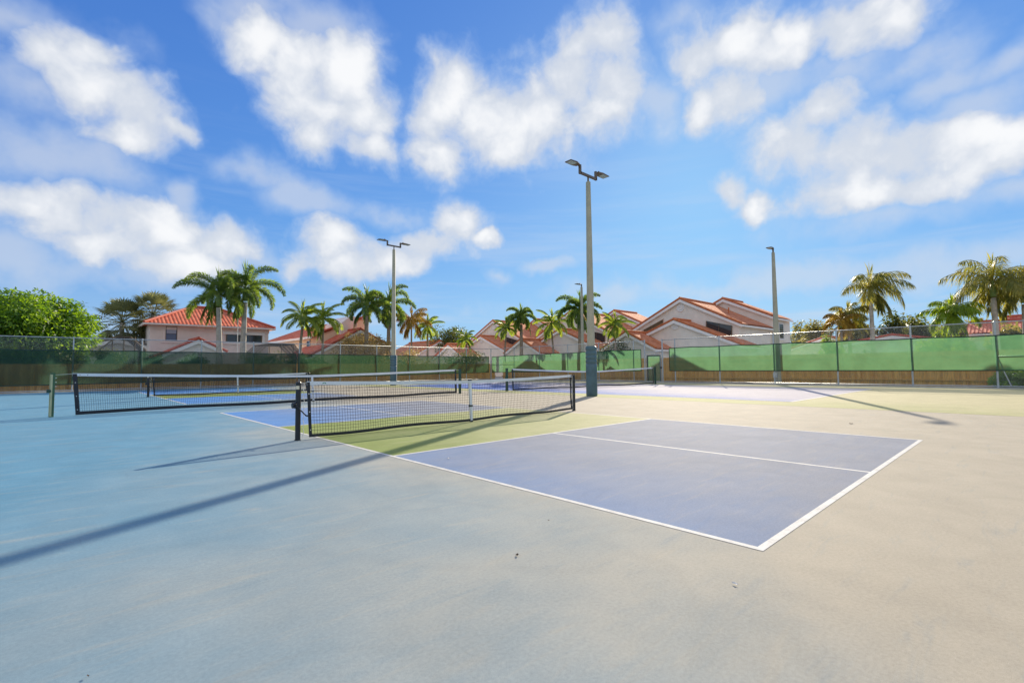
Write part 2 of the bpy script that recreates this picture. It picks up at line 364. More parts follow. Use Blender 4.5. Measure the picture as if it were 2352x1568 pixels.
M_roof = roof_mat('orange_barrel_tile', (.60, .20, .095), (.76, .32, .17))
M_roof_r = roof_mat('red_barrel_tile', (.62, .13, .075), (.78, .24, .14))
M_verge = mat('verge_tile', (.58, .19, .08), .85, spec=.15, var=.2, vscale=4)
M_verge_r = mat('red_verge_tile', (.52, .10, .05), .65, var=.2, vscale=4)
def board_mat():
    m = bpy.data.materials.new('fence_boards'); m.use_nodes = True; t = m.node_tree; p = t.nodes['Principled BSDF']
    g = N(t, 'ShaderNodeNewGeometry'); tc = N(t, 'ShaderNodeTexCoord')
    c0 = mixc(t, g.outputs['Random Per Island'], (.64, .30, .05), (.86, .50, .13))
    mp = N(t, 'ShaderNodeMapping'); t.links.new(tc.outputs['Object'], mp.inputs[0]); mp.inputs['Scale'].default_value = (9, 9, .8)
    n = tnoise(t, mp.outputs[0], 3, 5, .65)
    c = mixc(t, mapr(t, n.outputs['Fac'], .35, .7, 0, .55), c0, (.20, .09, .022))
    t.links.new(c, p.inputs['Base Color']); p.inputs['Roughness'].default_value = .8
    return m
M_board = board_mat()
def chain_mat():
    m = bpy.data.materials.new('chain_link_wire'); m.use_nodes = True; t = m.node_tree; p = t.nodes['Principled BSDF']
    p.inputs['Base Color'].default_value = (.58, .60, .60, 1); p.inputs['Metallic'].default_value = .1; p.inputs['Roughness'].default_value = .45
    uv = N(t, 'ShaderNodeUVMap'); sx = N(t, 'ShaderNodeSeparateXYZ'); t.links.new(uv.outputs[0], sx.inputs[0])
    def line(sgn):
        a = mth(t, 'ADD', sx.outputs[0], mth(t, 'MULTIPLY', sx.outputs[1], sgn))
        a = mth(t, 'FRACT', mth(t, 'MULTIPLY', a, 1/.071))
        return mth(t, 'LESS_THAN', a, .052)
    k = mth(t, 'MAXIMUM', line(1), line(-1))
    tr = N(t, 'ShaderNodeBsdfTransparent'); mx = N(t, 'ShaderNodeMixShader')
    t.links.new(k, mx.inputs[0]); t.links.new(tr.outputs[0], mx.inputs[1]); t.links.new(p.outputs[0], mx.inputs[2])
    t.links.new(mx.outputs[0], t.nodes['Material Output'].inputs[0])
    return m
M_chain = chain_mat()
def screen_mat(name, dif, tra, openness):
    m = bpy.data.materials.new(name); m.use_nodes = True; t = m.node_tree; p = t.nodes['Principled BSDF']
    tc = N(t, 'ShaderNodeTexCoord'); n = tnoise(t, tc.outputs['Object'], .9, 6, .65)
    f = mapr(t, n.outputs['Fac'], .3, .7)
    t.links.new(mixc(t, f, tuple(x*.72 for x in dif), dif), p.inputs['Base Color']); p.inputs['Roughness'].default_value = .7; p.inputs['Specular IOR Level'].default_value = .2
    tl = N(t, 'ShaderNodeBsdfTranslucent'); t.links.new(mixc(t, f, tuple(x*.80 for x in tra), tra), tl.inputs[0])
    ad = N(t, 'ShaderNodeMixShader'); ad.inputs[0].default_value = .62
    t.links.new(p.outputs[0], ad.inputs[1]); t.links.new(tl.outputs[0], ad.inputs[2])
    tr = N(t, 'ShaderNodeBsdfTransparent'); mx = N(t, 'ShaderNodeMixShader'); mx.inputs[0].default_value = 1-openness
    t.links.new(tr.outputs[0], mx.inputs[1]); t.links.new(ad.outputs[0], mx.inputs[2])
    t.links.new(mx.outputs[0], t.nodes['Material Output'].inputs[0])
    return m
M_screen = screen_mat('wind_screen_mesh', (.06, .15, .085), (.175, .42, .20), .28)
M_screen_shade = screen_mat('shaded_wind_screen_mesh', (.034, .095, .068), (.065, .16, .105), .24)  # shade on the left far fence put into a darker fabric colour
M_screen_halfshade = screen_mat('half_shaded_wind_screen_mesh', (.03, .085, .05), (.07, .19, .09), .26)  # half-shaded copy of the fabric for the middle of the far fence
M_hem = mat('screen_hem', (.012, .045, .032), .6)
M_cage = screen_mat('pool_cage_mesh', (.05, .06, .065), (.08, .09, .09), .5)

# ---------------------------------------------------------------- setting: ground and courts
FX, FY = 27.91, 35.18
def sheet(name, x0, y0, x1, y1, z, m, rz=None):
    b = MB(); b.poly([(x0, y0, z), (x1, y0, z), (x1, y1, z), (x0, y1, z)]); return struct(b.build(name, m))
sheet('ground', -900, -900, 1500, 1500, -.07, M_grass)
M_bounce = mat('pale_bounce_sheet', (.56, .53, .48), .85, var=.12, vscale=.8)
sheet('bounce_ground_right', 31.6, -60, 120, 90, -.06, M_bounce); sheet('bounce_ground_far', -40, 37.9, 31.5, 80, -.06, M_bounce)  # unseen pale sheets added to bounce sunlight onto the shaded house walls
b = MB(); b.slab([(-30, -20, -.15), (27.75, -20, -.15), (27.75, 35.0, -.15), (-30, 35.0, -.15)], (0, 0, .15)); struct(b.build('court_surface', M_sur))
sheet('court_surround_khaki', 11.7, -19.9, 27.7, 34.9, .002, M_khaki)
sheet('tennis_court_surface', 13.29, 3.91, 24.26, 27.69, .004, M_blue2)
CW, CL, K1, K2 = 6.2, 13.5, 4.5, 8.93
def pickle(y0, flip):
    f = (lambda y: y0+CL-y) if flip else (lambda y: y0+y)
    def rect(x0, a, x1, c, z, m, nm): 
        ya, yb = sorted((f(a), f(c))); return sheet(nm, x0, ya, x1, yb, z, m)
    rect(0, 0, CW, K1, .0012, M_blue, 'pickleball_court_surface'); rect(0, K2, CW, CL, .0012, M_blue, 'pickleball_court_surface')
    rect(0, K1, CW, K2, .0012, M_green, 'kitchen_zone_surface')
    b = MB(); w = .05
    def ln(x0, a, x1, c):
        ya, yb = sorted((f(a), f(c))); b.poly([(x0, ya, .0024), (x1, ya, .0024), (x1, yb, .0024), (x0, yb, .0024)])
    ln(0, 0, CW, w); ln(0, CL-w, CW, CL)
    ln(0, w, w, CL-w); ln(CW-w, w, CW, CL-w)
    ln(w, K1-w, CW-w, K1); ln(w, K2, CW-w, K2+w)
    ln(3.03, w, 3.03+w, K1-w); ln(3.03, K2+w, 3.03+w, CL-w)
    struct(b.build('court_line_marking', M_white))
pickle(0, False); pickle(18.2, True)
b = MB()
def tl(x0, y0, x1, y1): b.poly([(x0, y0, .006), (x1, y0, .006), (x1, y1, .006), (x0, y1, .006)])
w = .05
tl(13.29, 3.91, 24.26, 4.0); tl(13.29, 27.6, 24.26, 27.69)
tl(13.29, 4.0, 13.34, 27.6); tl(24.21, 4.0, 24.26, 27.6)
struct(b.build('court_line_marking', M_white))
b = MB(); b.box((-1.2, 35.2, -.02), (57.6, .3, .12)); b.box((27.95, 7.55, -.02), (.3, 55, .12))
struct(b.build('fence_kerb', mat('kerb_concrete', (.55, .53, .48), .8, var=.12)))

# ---------------------------------------------------------------- nets
def make_net(name, label, cat, p0, p1, hpost, hend, hmid, gap0, gap1, pitch, tapew, band_w, post_r, post_m, strap_f, lean0=0, lean1=0, seed=1, cord_r=.0029, style='round', group=None, zb0=.03):
    p0, p1 = Vector((*p0, 0)), Vector((*p1, 0)); ax = (p1-p0).normalized(); L = (p1-p0).length; nrm = Vector((-ax.y, ax.x, 0))
    root = thing(name, p0, label, cat, group)
    rg = random.Random(seed)
    a0, a1 = gap0, L-gap1; S = a1-a0
    def top(s):  # s 0..1 along net
        q = abs(s-strap_f)/(strap_f if s < strap_f else 1-strap_f); return hmid+(hend-hmid)*q**1.25
    def bot(s): q = abs(s-strap_f)/(strap_f if s < strap_f else 1-strap_f); return .025+(zb0-.025)*q**2 + .012*math.sin(s*17+seed)
    def P(s, tt, j=0.0):  # tt 0 bottom .. 1 top
        sh = lean0*(1-tt)*(1-s)+lean1*(1-tt)*s
        z = bot(s)+(top(s)-bot(s))*tt
        wob = .018*noise.noise(Vector((s*9, tt*2.2, seed)))+.03*math.sin(math.pi*tt)*math.sin(s*5+seed)*.5
        return p0+ax*(a0+S*s+sh+.012*noise.noise(Vector((s*S*2.2, tt*3, seed+9))))+nrm*wob+Vector((0, 0, z))
    nv = int(S/pitch); nh = int((hmid-.05)/pitch)
    b = MB(); tlim = 1-tapew*.7/hmid
    for i in range(1, nv):
        b.tube([P(i/nv, k/6*tlim) for k in range(7)], cord_r, 3, False)
    for k in range(1, nh):
        tt = k/nh
        if tt > tlim: break
        b.tube([P(i/64, tt) for i in range(65)], cord_r, 3, False)
    b.build('net_mesh', M_cord, root)
    b = MB(); n = 60; th = .006
    for sd in (-1, 1):
        pts = []
        for i in range(n+1):
            s = i/n; q = P(s, 1); pts += [q+nrm*sd*th, q+nrm*sd*th-Vector((0, 0, tapew+.004*math.sin(s*40+seed)))]
        b.add(pts, [(2*i, 2*i+1, 2*i+3, 2*i+2) for i in range(n)])
    pts = []
    for i in range(n+1):
        q = P(i/n, 1); pts += [q+nrm*-th, q+nrm*th]
    b.add(pts, [(2*i, 2*i+1, 2*i+3, 2*i+2) for i in range(n)])
    tape = b.build('top_tape', M_tape, root)
    b = MB()
    for s in (.012, .024, .976, .988):
        q = P(s, 1)-Vector((0, 0, tapew*.5))
        b = MB(); b.tube([q-nrm*.009, q+nrm*.009], .009, 8); b.build('grommet', M_chrome if style == 'round' else M_band, tape)
    b = MB(); n = 60
    pts = []
    for i in range(n+1):
        s = i/n; q = P(s, 0); pts += [q+nrm*.008, q+nrm*.008+Vector((0, 0, band_w)), q-nrm*.008+Vector((0, 0, band_w)), q-nrm*.008]
    b.add(pts, [(4*i+k, 4*i+(k+1) % 4, 4*i+4+(k+1) % 4, 4*i+4+k) for i in range(n) for k in range(4)])
    b.build('bottom_band', M_band, root)
    for s, sg in ((0, 1), (1, -1)):
        b = MB(); pts = []
        for k in range(9):
            q = P(s, k/8*.985); pts += [q+nrm*.009, q+nrm*.009+ax*sg*band_w, q-nrm*.009+ax*sg*band_w, q-nrm*.009]
        b.add(pts, [(4*i+k, 4*i+(k+1) % 4, 4*i+4+(k+1) % 4, 4*i+4+k) for i in range(8) for k in range(4)])
        sb = b.build('side_band', M_band, root)
        b = MB()
        for k in (1, 3.6, 6.2):
            q = P(s, k/8)+ax*sg*band_w*.5
            b = MB(); b.tube([q-nrm*.013, q+nrm*.013], .011, 8); b.build('rivet', M_chrome, sb)
    # centre strap
    b = MB(); ct = P(strap_f, 1); cb = P(strap_f, 0)
    for sd in (-1, 1):
        off = nrm*sd*.016
        b.add([ct+off-ax*.032+Vector((0, 0, .012)), ct+off+ax*.032+Vector((0, 0, .012)), cb+off+ax*.030, cb+off-ax*.030], [(0, 1, 2, 3)])
    b.add([ct+nrm*.016-ax*.032+Vector((0, 0, .012)), ct+nrm*.016+ax*.032+Vector((0, 0, .012)), ct-nrm*.016+ax*.032+Vector((0, 0, .012)), ct-nrm*.016-ax*.032+Vector((0, 0, .012))], [(0, 1, 2, 3)])
    st = b.build('center_strap', M_tape, root)
    b = MB(); mid = ct.lerp(cb, .62)
    b.box(mid, (.075, .05, .03), math.atan2(ax.y, ax.x)); b.build('buckle', M_black, st)
    b = MB(); b.box(ct+Vector((0, 0, .014)), (.07, .05, .02), math.atan2(ax.y, ax.x)); b.build('strap_hook', M_black, st)
    b = MB(); b.box(cb, (.05, .05, .03)); b.build('floor_anchor', M_black, st)
    # posts, winch, cable
    rz = math.atan2(ax.y, ax.x)
    for pp, first in ((p0, True), (p1, False)):
        b = MB()
        if style == 'round':
            b.tube([pp, pp+Vector((0, 0, hpost*.985)), pp+Vector((0, 0, hpost))], [post_r, post_r, post_r*.8], 20)
            b.tube([pp+Vector((0, 0, -.01)), pp+Vector((0, 0, .012))], post_r*1.25, 20)
        else:
            b.box(pp+Vector((0, 0, hpost/2)), (post_r*2, post_r*2, hpost), rz)
            b.box(pp+Vector((0, 0, hpost+.008)), (post_r*2.2, post_r*2.2, .016), rz)
        po = b.build('net_post', post_m if first or style == 'round' else M_dgreen, root, smooth=False)
        if post_m is M_postgreen and first:
            b = MB(); b.box(pp-ax*(post_r+.003)+Vector((0, 0, hpost/2)), (.006, post_r*1.9, hpost*.96), rz)
            b.box(pp-nrm*(post_r+.003)-ax*post_r*.45+Vector((0, 0, hpost/2)), (post_r*.9, .006, hpost*.96), rz); b.build('faded_face', M_postcream, po)
            b = MB()
            for k in range(9):
                b = MB(); b.tube([pp+ax*(post_r)+Vector((0, 0, .12+k*.105)), pp+ax*(post_r+.03)+Vector((0, 0, .12+k*.105))], .008, 6); b.build('lacing_hook', M_chrome, po)
        if first:
            sd = -1
            b = MB(); c = pp-ax*(post_r+.03)+Vector((0, 0, hpost*.60))-nrm*.02
            b.tube([c-ax*.03, c+ax*.05], .045, 14); b.tube([c-nrm*.05, c+nrm*.03], .032, 12)
            b.box(pp-ax*(post_r*.6)+Vector((0, 0, hpost*.60)), (.05, .07, .10), rz)
            wn = b.build('winch', M_black if style == 'round' else M_dgreen, po)
            if style == 'round':
                b = MB(); h0 = c-nrm*.06; h1 = pp+ax*.09-nrm*(post_r+.05)+Vector((0, 0, hpost*.42))
                b.tube([h0, h0.lerp(h1, .12)-nrm*.02, h1], .010, 8); b.tube([h1, h1-nrm*.07], .013, 8); b.ring(h0+Vector((-.01, 0, 0)), .022, .007, 'Y', 14, 5)
                b.build('crank_handle', M_black, wn)
                b = MB(); b.add([], [])
                for k in range(5):
                    a = math.pi*1.05+k*.28; a2 = a+.28
                    q = lambda aa, zz: pp+(ax*math.cos(aa+0)+nrm*math.sin(aa))*(post_r+.0015)+Vector((0, 0, zz))
                    z1, z0 = hpost*.965-.03, hpost*.965-.085
                    b.add([q(a, z0), q(a2, z0), q(a2, z1), q(a, z1)], [(0, 1, 2, 3)])
                b.build('sticker', M_sticker, po)
        # lacing cord between post and side band
        b = MB(); e = p0+ax*a0 if first else p0+ax*a1; sg = 1 if first else -1
        pts = []
        for k in range(22):
            z = hpost*.94*(1-k/21)+.03
            pts.append(pp.lerp(e, .62+.09*math.sin(k*2.1))+Vector((0, 0, z))-nrm*.01)
        
        if style == 'round': b.tube(pts, .0045, 5)
        b.tube([pp+Vector((0, 0, hpost*.97)), P(0 if first else 1, 1)-Vector((0, 0, .02))], .004, 5)
        b.build('lacing_cord', M_rope, root)
    return root, P, ax, nrm, tape
n1, P1, ax1, nr1, tape1 = make_net('pickleball_net', 'nearest net with black round posts and winch crank across the green kitchen strip', 'net', (-.33, 6.82), (6.62, 6.97), .92, .925, .855, .13, .085, .047, .062, .045, .040, M_black, .5, .05, .02, 3)
b = MB()   # printed arc emblem on the tape
c = P1(.042, 1)-Vector((0, 0, .031))-nr1*.0075
for k in range(8):
    a, a2 = math.pi*k/8, math.pi*(k+1)/8
    f = lambda aa, r: c+ax1*math.cos(aa)*r*1.5+Vector((0, 0, math.sin(aa)*r-.008))
    b.add([f(a, .012), f(a2, .012), f(a2, .022), f(a, .022)], [(0, 1, 2, 3)])
b.build('printed_emblem', M_emblem, tape1)
make_net('tennis_net', 'long slack tennis net with a faded green and cream square post at far left', 'net', (-3.23, 15.45), (9.85, 16.15), 1.07, 1.075, .93, .36, .22, .046, .075, .085, .044, M_postgreen, .49, .09, .03, 5, .0028, 'square')
make_net('pickleball_net', 'distant net with dark posts and white strap seen over the long tennis net', 'net', (-.30, 24.75), (6.55, 25.0), .95, .96, .88, .14, .10, .05, .065, .06, .045, M_black, .5, .05, .02, 7, .0028, 'round')
make_net('tennis_net', 'sagging tennis net behind the tall padded light pole, in front of the gate', 'net', (12.75, 16.25), (24.94, 15.46), 1.09, 1.08, .90, .30, .20, .05, .075, .07, .045, M_dgreen, .5, .05, .03, 11, .0030, 'square')

# ---------------------------------------------------------------- light poles
def light_pole(loc, h, r0, r1, pad, heads, label, group='floodlight poles round the courts', padtrim=False):
    loc = Vector((*loc, 0)); root = thing('light_pole', loc, label, 'light pole', group)
    b = MB(); b.tube([loc+Vector((0, 0, -.05)), loc+Vector((0, 0, h-.03)), loc+Vector((0, 0, h))], [r0*1.12, r1*1.12, r1*.85], 8, True, math.pi/8); b.build('shaft', M_conc, root)
    if pad:
        b = MB(); pr, ph = .216, pad; prof = [(pr*.93, .0), (pr, .03)]
        z = .03
        for k in range(1, 9): prof.append((pr*(1-.004*(k % 2)), .03+(ph*.64-.03)*k/8))
        for k in range(4):
            z = ph*(.64+k*.085); prof += [(pr*.90, z+.012), (pr*.90, z+.02), (pr*1.015, z+.05), (pr*1.015, z+.12)]
        prof += [(pr*.97, ph*.985), (pr*.86, ph)]
        pts = [loc+Vector((0, 0, q[1])) for q in prof]; b.tube(pts, [q[0] for q in prof], 28)
        po = b.build('pole_pad', M_pad, root, smooth=True)
        b = MB()
        sv = Vector((math.cos(-.75), math.sin(-.75), 0))
        for k in range(26):
            for sg in (-1, 1):
                if sg < 0 and k < 17: continue
                q = loc+sv*sg*(pr*1.0)+Vector((0, 0, .12+k*(ph-.2)/26)); b = MB(); b.tube([q-sv*.004, q+sv*.010], .012, 6); b.build('lacing_eyelet', M_padtrim, po)
        if padtrim:
            b = MB(); b.box(loc+sv*(pr+.012)+Vector((0, 0, ph*.5)), (.02, .05, ph*.98), -.75); b.box(loc+sv*(pr-.02)+Vector((0, 0, ph+.01)), (.10, .06, .02), -.75); b.build('pad_flap', M_padtrim, po)
    z = h
    if heads == 2:
        b = MB(); b.tube([loc+Vector((0, 0, z-.02)), loc+Vector((0, 0, z+.22))], .035, 8)
        b.box(loc+Vector((0, 0, z+.24)), (1.0, .085, .085))
        for sg in (-1, 1): b.box(loc+Vector((sg*.50, 0, z+.37)), (.085, .085, .36))
        for sg in (-1, 1): b.box(loc+Vector((sg*.56, 0, z+.52)), (.14, .08, .06))
        b.build('bracket', M_bronze, root)
        hs = [(-1, z+.52), (1, z+.52)]
        hx = .60
    else:
        b = MB(); b.tube([loc+Vector((0, 0, z-.02)), loc+Vector((0, 0, z+.2))], .05, 8); b.box(loc+Vector((-.07, 0, z+.2)), (.20, .09, .08)); b.build('bracket', M_bronze, root)
        hs = [(-1, z+.2)]; hx = .12
    for sg, zz in hs:
        b = MB(); c = loc+Vector((sg*(hx+.36), 0, zz+.03))
        # tapered shallow housing
        def hp(x, y, zq): return loc+Vector((sg*(hx+x), y, zz+zq))
        vs = [hp(0, -.10, -.03), hp(0, .10, -.03), hp(.20, .165, -.03), hp(.62, .165, -.03), hp(.62, -.165, -.03), hp(.20, -.165, -.03)]
        vt = [hp(0, -.07, .035), hp(0, .07, .035), hp(.22, .14, .03), hp(.60, .14, .005), hp(.60, -.14, .005), hp(.22, -.14, .03)]
        b.add(vs+vt, [(0,1,2,3,4,5)[::-1], (6,7,8,9,10,11)]+[(i, (i+1) % 6, (i+1) % 6+6, i+6) for i in range(6)])
        for k in range(5): b.box(hp(.05+k*.03, 0, .042), (.010, .11, .035))
        b.tube([hp(.10, 0, .03), hp(.10, 0, .10)], .025, 8)
        ho = b.build('lamp_head', M_bronze, root)
        b = MB(); b.add([hp(.23, -.13, -.036), hp(.23, .13, -.036), hp(.58, .13, -.036), hp(.58, -.13, -.036), hp(.23, -.13, -.031), hp(.23, .13, -.031), hp(.58, .13, -.031), hp(.58, -.13, -.031)], [(0,1,2,3),(7,6,5,4),(0,4,5,1),(1,5,6,2),(2,6,7,3),(3,7,4,0)]); b.build('lens', M_lens, ho)
    return root
p1_ = onZ(1363, 908); light_pole((12.0, 10.55), 8.45, .155, .085, 1.93, 2, 'tall concrete light pole with dark blue padded base, nearest the camera')
light_pole((13.55, 28.6), 9.35, .16, .09, 2.05, 2, 'farther twin lamp light pole with padded base behind the tennis net', padtrim=True)
light_pole((28.45, 9.33), 8.0, .17, .08, 0, 1, 'single lamp light pole standing behind the green screen at right')
q = onX(1338, 800, 29.2); light_pole((29.2, q.y), 7.95, .15, .085, 0, 1, 'single lamp light pole half hidden beside the tall padded pole')
b = MB(); b.box((28.2, 9.38, .55), (.12, .22, .30)); b.tube([(28.24, 9.3, .7), (28.24, 9.3, 1.4)], .02, 6); tag(b.build('electric_box', M_galv, off=(28.2, 9.38, 0)), 'small grey electric box on the foot of the right light pole', 'electric box')

# ---------------------------------------------------------------- chain link fences, screens, gate
H = 3.0
def fence(name, label, a, bpt, posts, zs_top, zs_bot, extra=None, screen_label='', midrail=()):
    a, bpt = Vector((*a, 0)), Vector((*bpt, 0)); ax = (bpt-a).normalized(); L = (bpt-a).length; nrm = Vector((-ax.y, ax.x, 0))
    root = thing(name, a, label, 'fence')
    for s, r in posts:
        b = MB(); p = a+ax*s; b.tube([p+Vector((0, 0, -.1)), p+Vector((0, 0, H+.02))], r, 10)
        b.tube([p+Vector((0, 0, H+.02)), p+Vector((0, 0, H+.06))], [r*1.25, r*.6], 10); b.build('fence_post', M_galv, root, smooth=False)
    b = MB(); b.tube([a+Vector((0, 0, H)), bpt+Vector((0, 0, H))], .024, 8); b.build('top_rail', M_galv, root, smooth=True)
    b = MB(); b.tube([a+Vector((0, 0, .10)), bpt+Vector((0, 0, .10))], .024, 8); b.build('bottom_rail', M_galv, root, smooth=True)
    for s0, s1, z in midrail:
        b = MB(); b.tube([a+ax*s0+Vector((0, 0, z)), a+ax*s1+Vector((0, 0, z))], .024, 8); b.build('mid_rail', M_galv, root, smooth=True)
    b = MB(); o = nrm*.03
    b.poly([a+o+Vector((0, 0, .06)), bpt+o+Vector((0, 0, .06)), bpt+o+Vector((0, 0, H-.02)), a+o+Vector((0, 0, H-.02))], [(0, 0), (L, 0), (L, H), (0, H)]); b.build('chain_link', M_chain, root)
    return root, a, ax, L, nrm
def screen(a, ax, nrm, s0, s1, top0, top1, bot0, bot1, label, off=.07, fm=None):
    # woven screen with faint billow, dark hems and seams
    root = thing('wind_screen', a+ax*s0, label, 'wind screen')
    n, m = max(4, int((s1-s0)/.2)), 10; b = MB(); vs = []
    def P(f, g):
        s = s0+(s1-s0)*f; sag = -.035*abs(math.sin(math.pi*(s+.4)/3.05))*g; z = (bot0+(bot1-bot0)*f)*(1-g)+(top0+(top1-top0)*f)*g+sag
        return a+ax*s+nrm*(off+.05*noise.noise(Vector((s*.9, g*1.3, 2)))*math.sin(math.pi*g)+.02*noise.noise(Vector((s*2.6, g*3, 5))))+Vector((0, 0, z))
    for i in range(n+1):
        for j in range(m+1): vs.append(P(i/n, j/m))
    b.add(vs, [(i*(m+1)+j, (i+1)*(m+1)+j, (i+1)*(m+1)+j+1, i*(m+1)+j+1) for i in range(n) for j in range(m)]); b.build('screen_fabric', fm or M_screen, root, smooth=True)
    b = MB()
    for g in (0, 1):
        for i in range(n):
            p, q = P(i/n, g), P((i+1)/n, g); z = Vector((0, 0, .05 if g == 0 else -.05)); o = nrm*(-.006 if off < 0 else .006)
            b.slab([p-o, q-o, q-o+z, p-o+z], o*2)
    for f in (0, 1):
        p, q = P(f, .025), P(f, .975); d = ax*(.05 if f == 0 else -.05); o = nrm*.008
        b.slab([p-o, q-o, q-o+d, p-o+d], o*2)
    b.build('hem', M_hem, root)
xs = [-2.57+3.05*k for k in range(-9, 11)]
f1, a, ax, L, nrm = fence('chain_link_fence', 'far chain link fence with galvanised posts running across the left half', (-30, FY), (FX-.06, FY), [(x+30, .036) for x in xs if x < 27.5 and x > -29.9], 2.4, .4)
nm = Vector((0, -1, 0))
screen(Vector((-30, FY, 0)), Vector((1, 0, 0)), nm, .1, 39.4, 2.46, 2.30, .22, .48, 'shaded green wind screen along the left half of the far fence', off=.065, fm=M_screen_shade)
screen(Vector((-30, FY, 0)), Vector((1, 0, 0)), nm, 39.5, 57.6, 2.30, 2.24, .48, .69, 'middle wind screen between the twin lamp pole and the corner post', off=.065, fm=M_screen_halfshade)
GL, GR = 18.02, 16.62
ypost = [35.18, 31.83, 28.57, 25.3, 22.12, 18.95, 18.02]
f2, a, ax, L, nrm = fence('chain_link_fence', 'short chain link fence between the corner post and the gate', (FX, GL), (FX, FY), [(y-GL, .05 if y in (35.18, 18.02) else .036) for y in ypost], 2.4, .7, midrail=((FY-GL-3.3, FY-GL-.05, 1.45),))
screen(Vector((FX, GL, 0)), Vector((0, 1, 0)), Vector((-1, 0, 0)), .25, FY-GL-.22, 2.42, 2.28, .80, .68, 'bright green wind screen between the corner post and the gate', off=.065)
yp = [16.62, 15.66, 12.58, 9.33, 6.12, 2.96, -.03, -3.1, -6.2, -9.3, -12.4, -15.5, -18.6]
f3, a, ax, L, nrm = fence('chain_link_fence', 'chain link fence from the gate to the right edge', (FX, -18.65), (FX, GR), [(y+18.65, .05 if y == 16.62 else .04) for y in yp], 2.4, .7, midrail=((15.55, 18.6, 1.45),))
b = MB(); b.tube([(FX, -.03, 1.45), (FX+.02, -.45, .1)], .02, 8); b.build('brace', M_galv, f3)
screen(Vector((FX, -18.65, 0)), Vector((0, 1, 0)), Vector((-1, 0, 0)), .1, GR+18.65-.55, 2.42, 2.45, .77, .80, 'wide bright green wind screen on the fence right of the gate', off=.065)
g = thing('chain_link_gate', (FX, GR, 0), 'narrow chain link gate with a green screened panel and steel frame', 'gate')
b = MB()
for y in (GR+.12, GL-.12): b.tube([(FX, y, .06), (FX, y, 2.02)], .024, 8)
for z in (.08, 2.0): b.tube([(FX, GR+.12, z), (FX, GL-.12, z)], .024, 8)
gf = b.build('gate_frame', M_galv, g)
b = MB(); b.tube([(FX, GR+.05, 2.16), (FX, GL-.05, 2.16)], .026, 8); b.build('header_rail', M_galv, g)
b = MB(); b.poly([(FX+.03, GR+.14, .08), (FX+.03, GL-.14, .08), (FX+.03, GL-.14, 2), (FX+.03, GR+.14, 2)], [(0, 0), (1.1, 0), (1.1, 2), (0, 2)]); b.build('chain_link', M_chain, g)
b = MB(); b.poly([(FX+.06, GR+.24, .12), (FX+.06, GL-.24, .12), (FX+.06, GL-.24, 1.86), (FX+.06, GR+.24, 1.86)]); gs = b.build('screen_panel', M_screen, g)
b = MB()
for y in (GR+.19, GL-.19): b.box((FX+.05, y, 1.0), (.02, .10, 1.85))
b.box((FX+.05, (GR+GL)/2, 1.9), (.02, 1.0, .09)); b.build('panel_hem', M_hem, gs)
b = MB()
for z in (.35, 1.75): b.box((FX, GL-.06, z), (.06, .12, .06))
b.build('hinge', M_galv, g)
b = MB(); b.box((FX-.03, GR+.08, 1.05), (.06, .14, .10)); b.build('latch', M_black, g)

# wooden board fences behind the chain link
def board_fence(label, a, bpt, h, seed, bw=.145):
    a, bpt = Vector((*a, 0)), Vector((*bpt, 0)); ax = (bpt-a).normalized(); L = (bpt-a).length; nrm = Vector((-ax.y, ax.x, 0)); rg = random.Random(seed)
    root = thing('wooden_fence', a, label, 'fence'); b = MB(); s = 0; rz = math.atan2(ax.y, ax.x); k = 0
    while s < L-bw:
        hh = h+rg.uniform(-.012, .012); off = .018*(k % 2)+rg.uniform(-.003, .003)
        b.box(a+ax*(s+bw/2)+nrm*off+Vector((0, 0, hh/2-.05)), (bw-.006+.03*(k % 2), .018, hh), rz); s += bw; k += 1
    b.build('board_panel', M_board, root)
    b = MB()
    for z in (.3, h-.3): b.box((a+bpt)/2+nrm*.06+Vector((0, 0, z)), (L, .04, .09), rz)
    b.build('rail', M_board, root)
board_fence('brown board fence standing behind the far chain link fence', (-34, FY+1.9), (30.2, FY+1.9), 1.62, 3)
board_fence('brown board fence standing behind the right chain link fence', (30.9, -24), (30.9, FY+1.7), 1.85, 5)
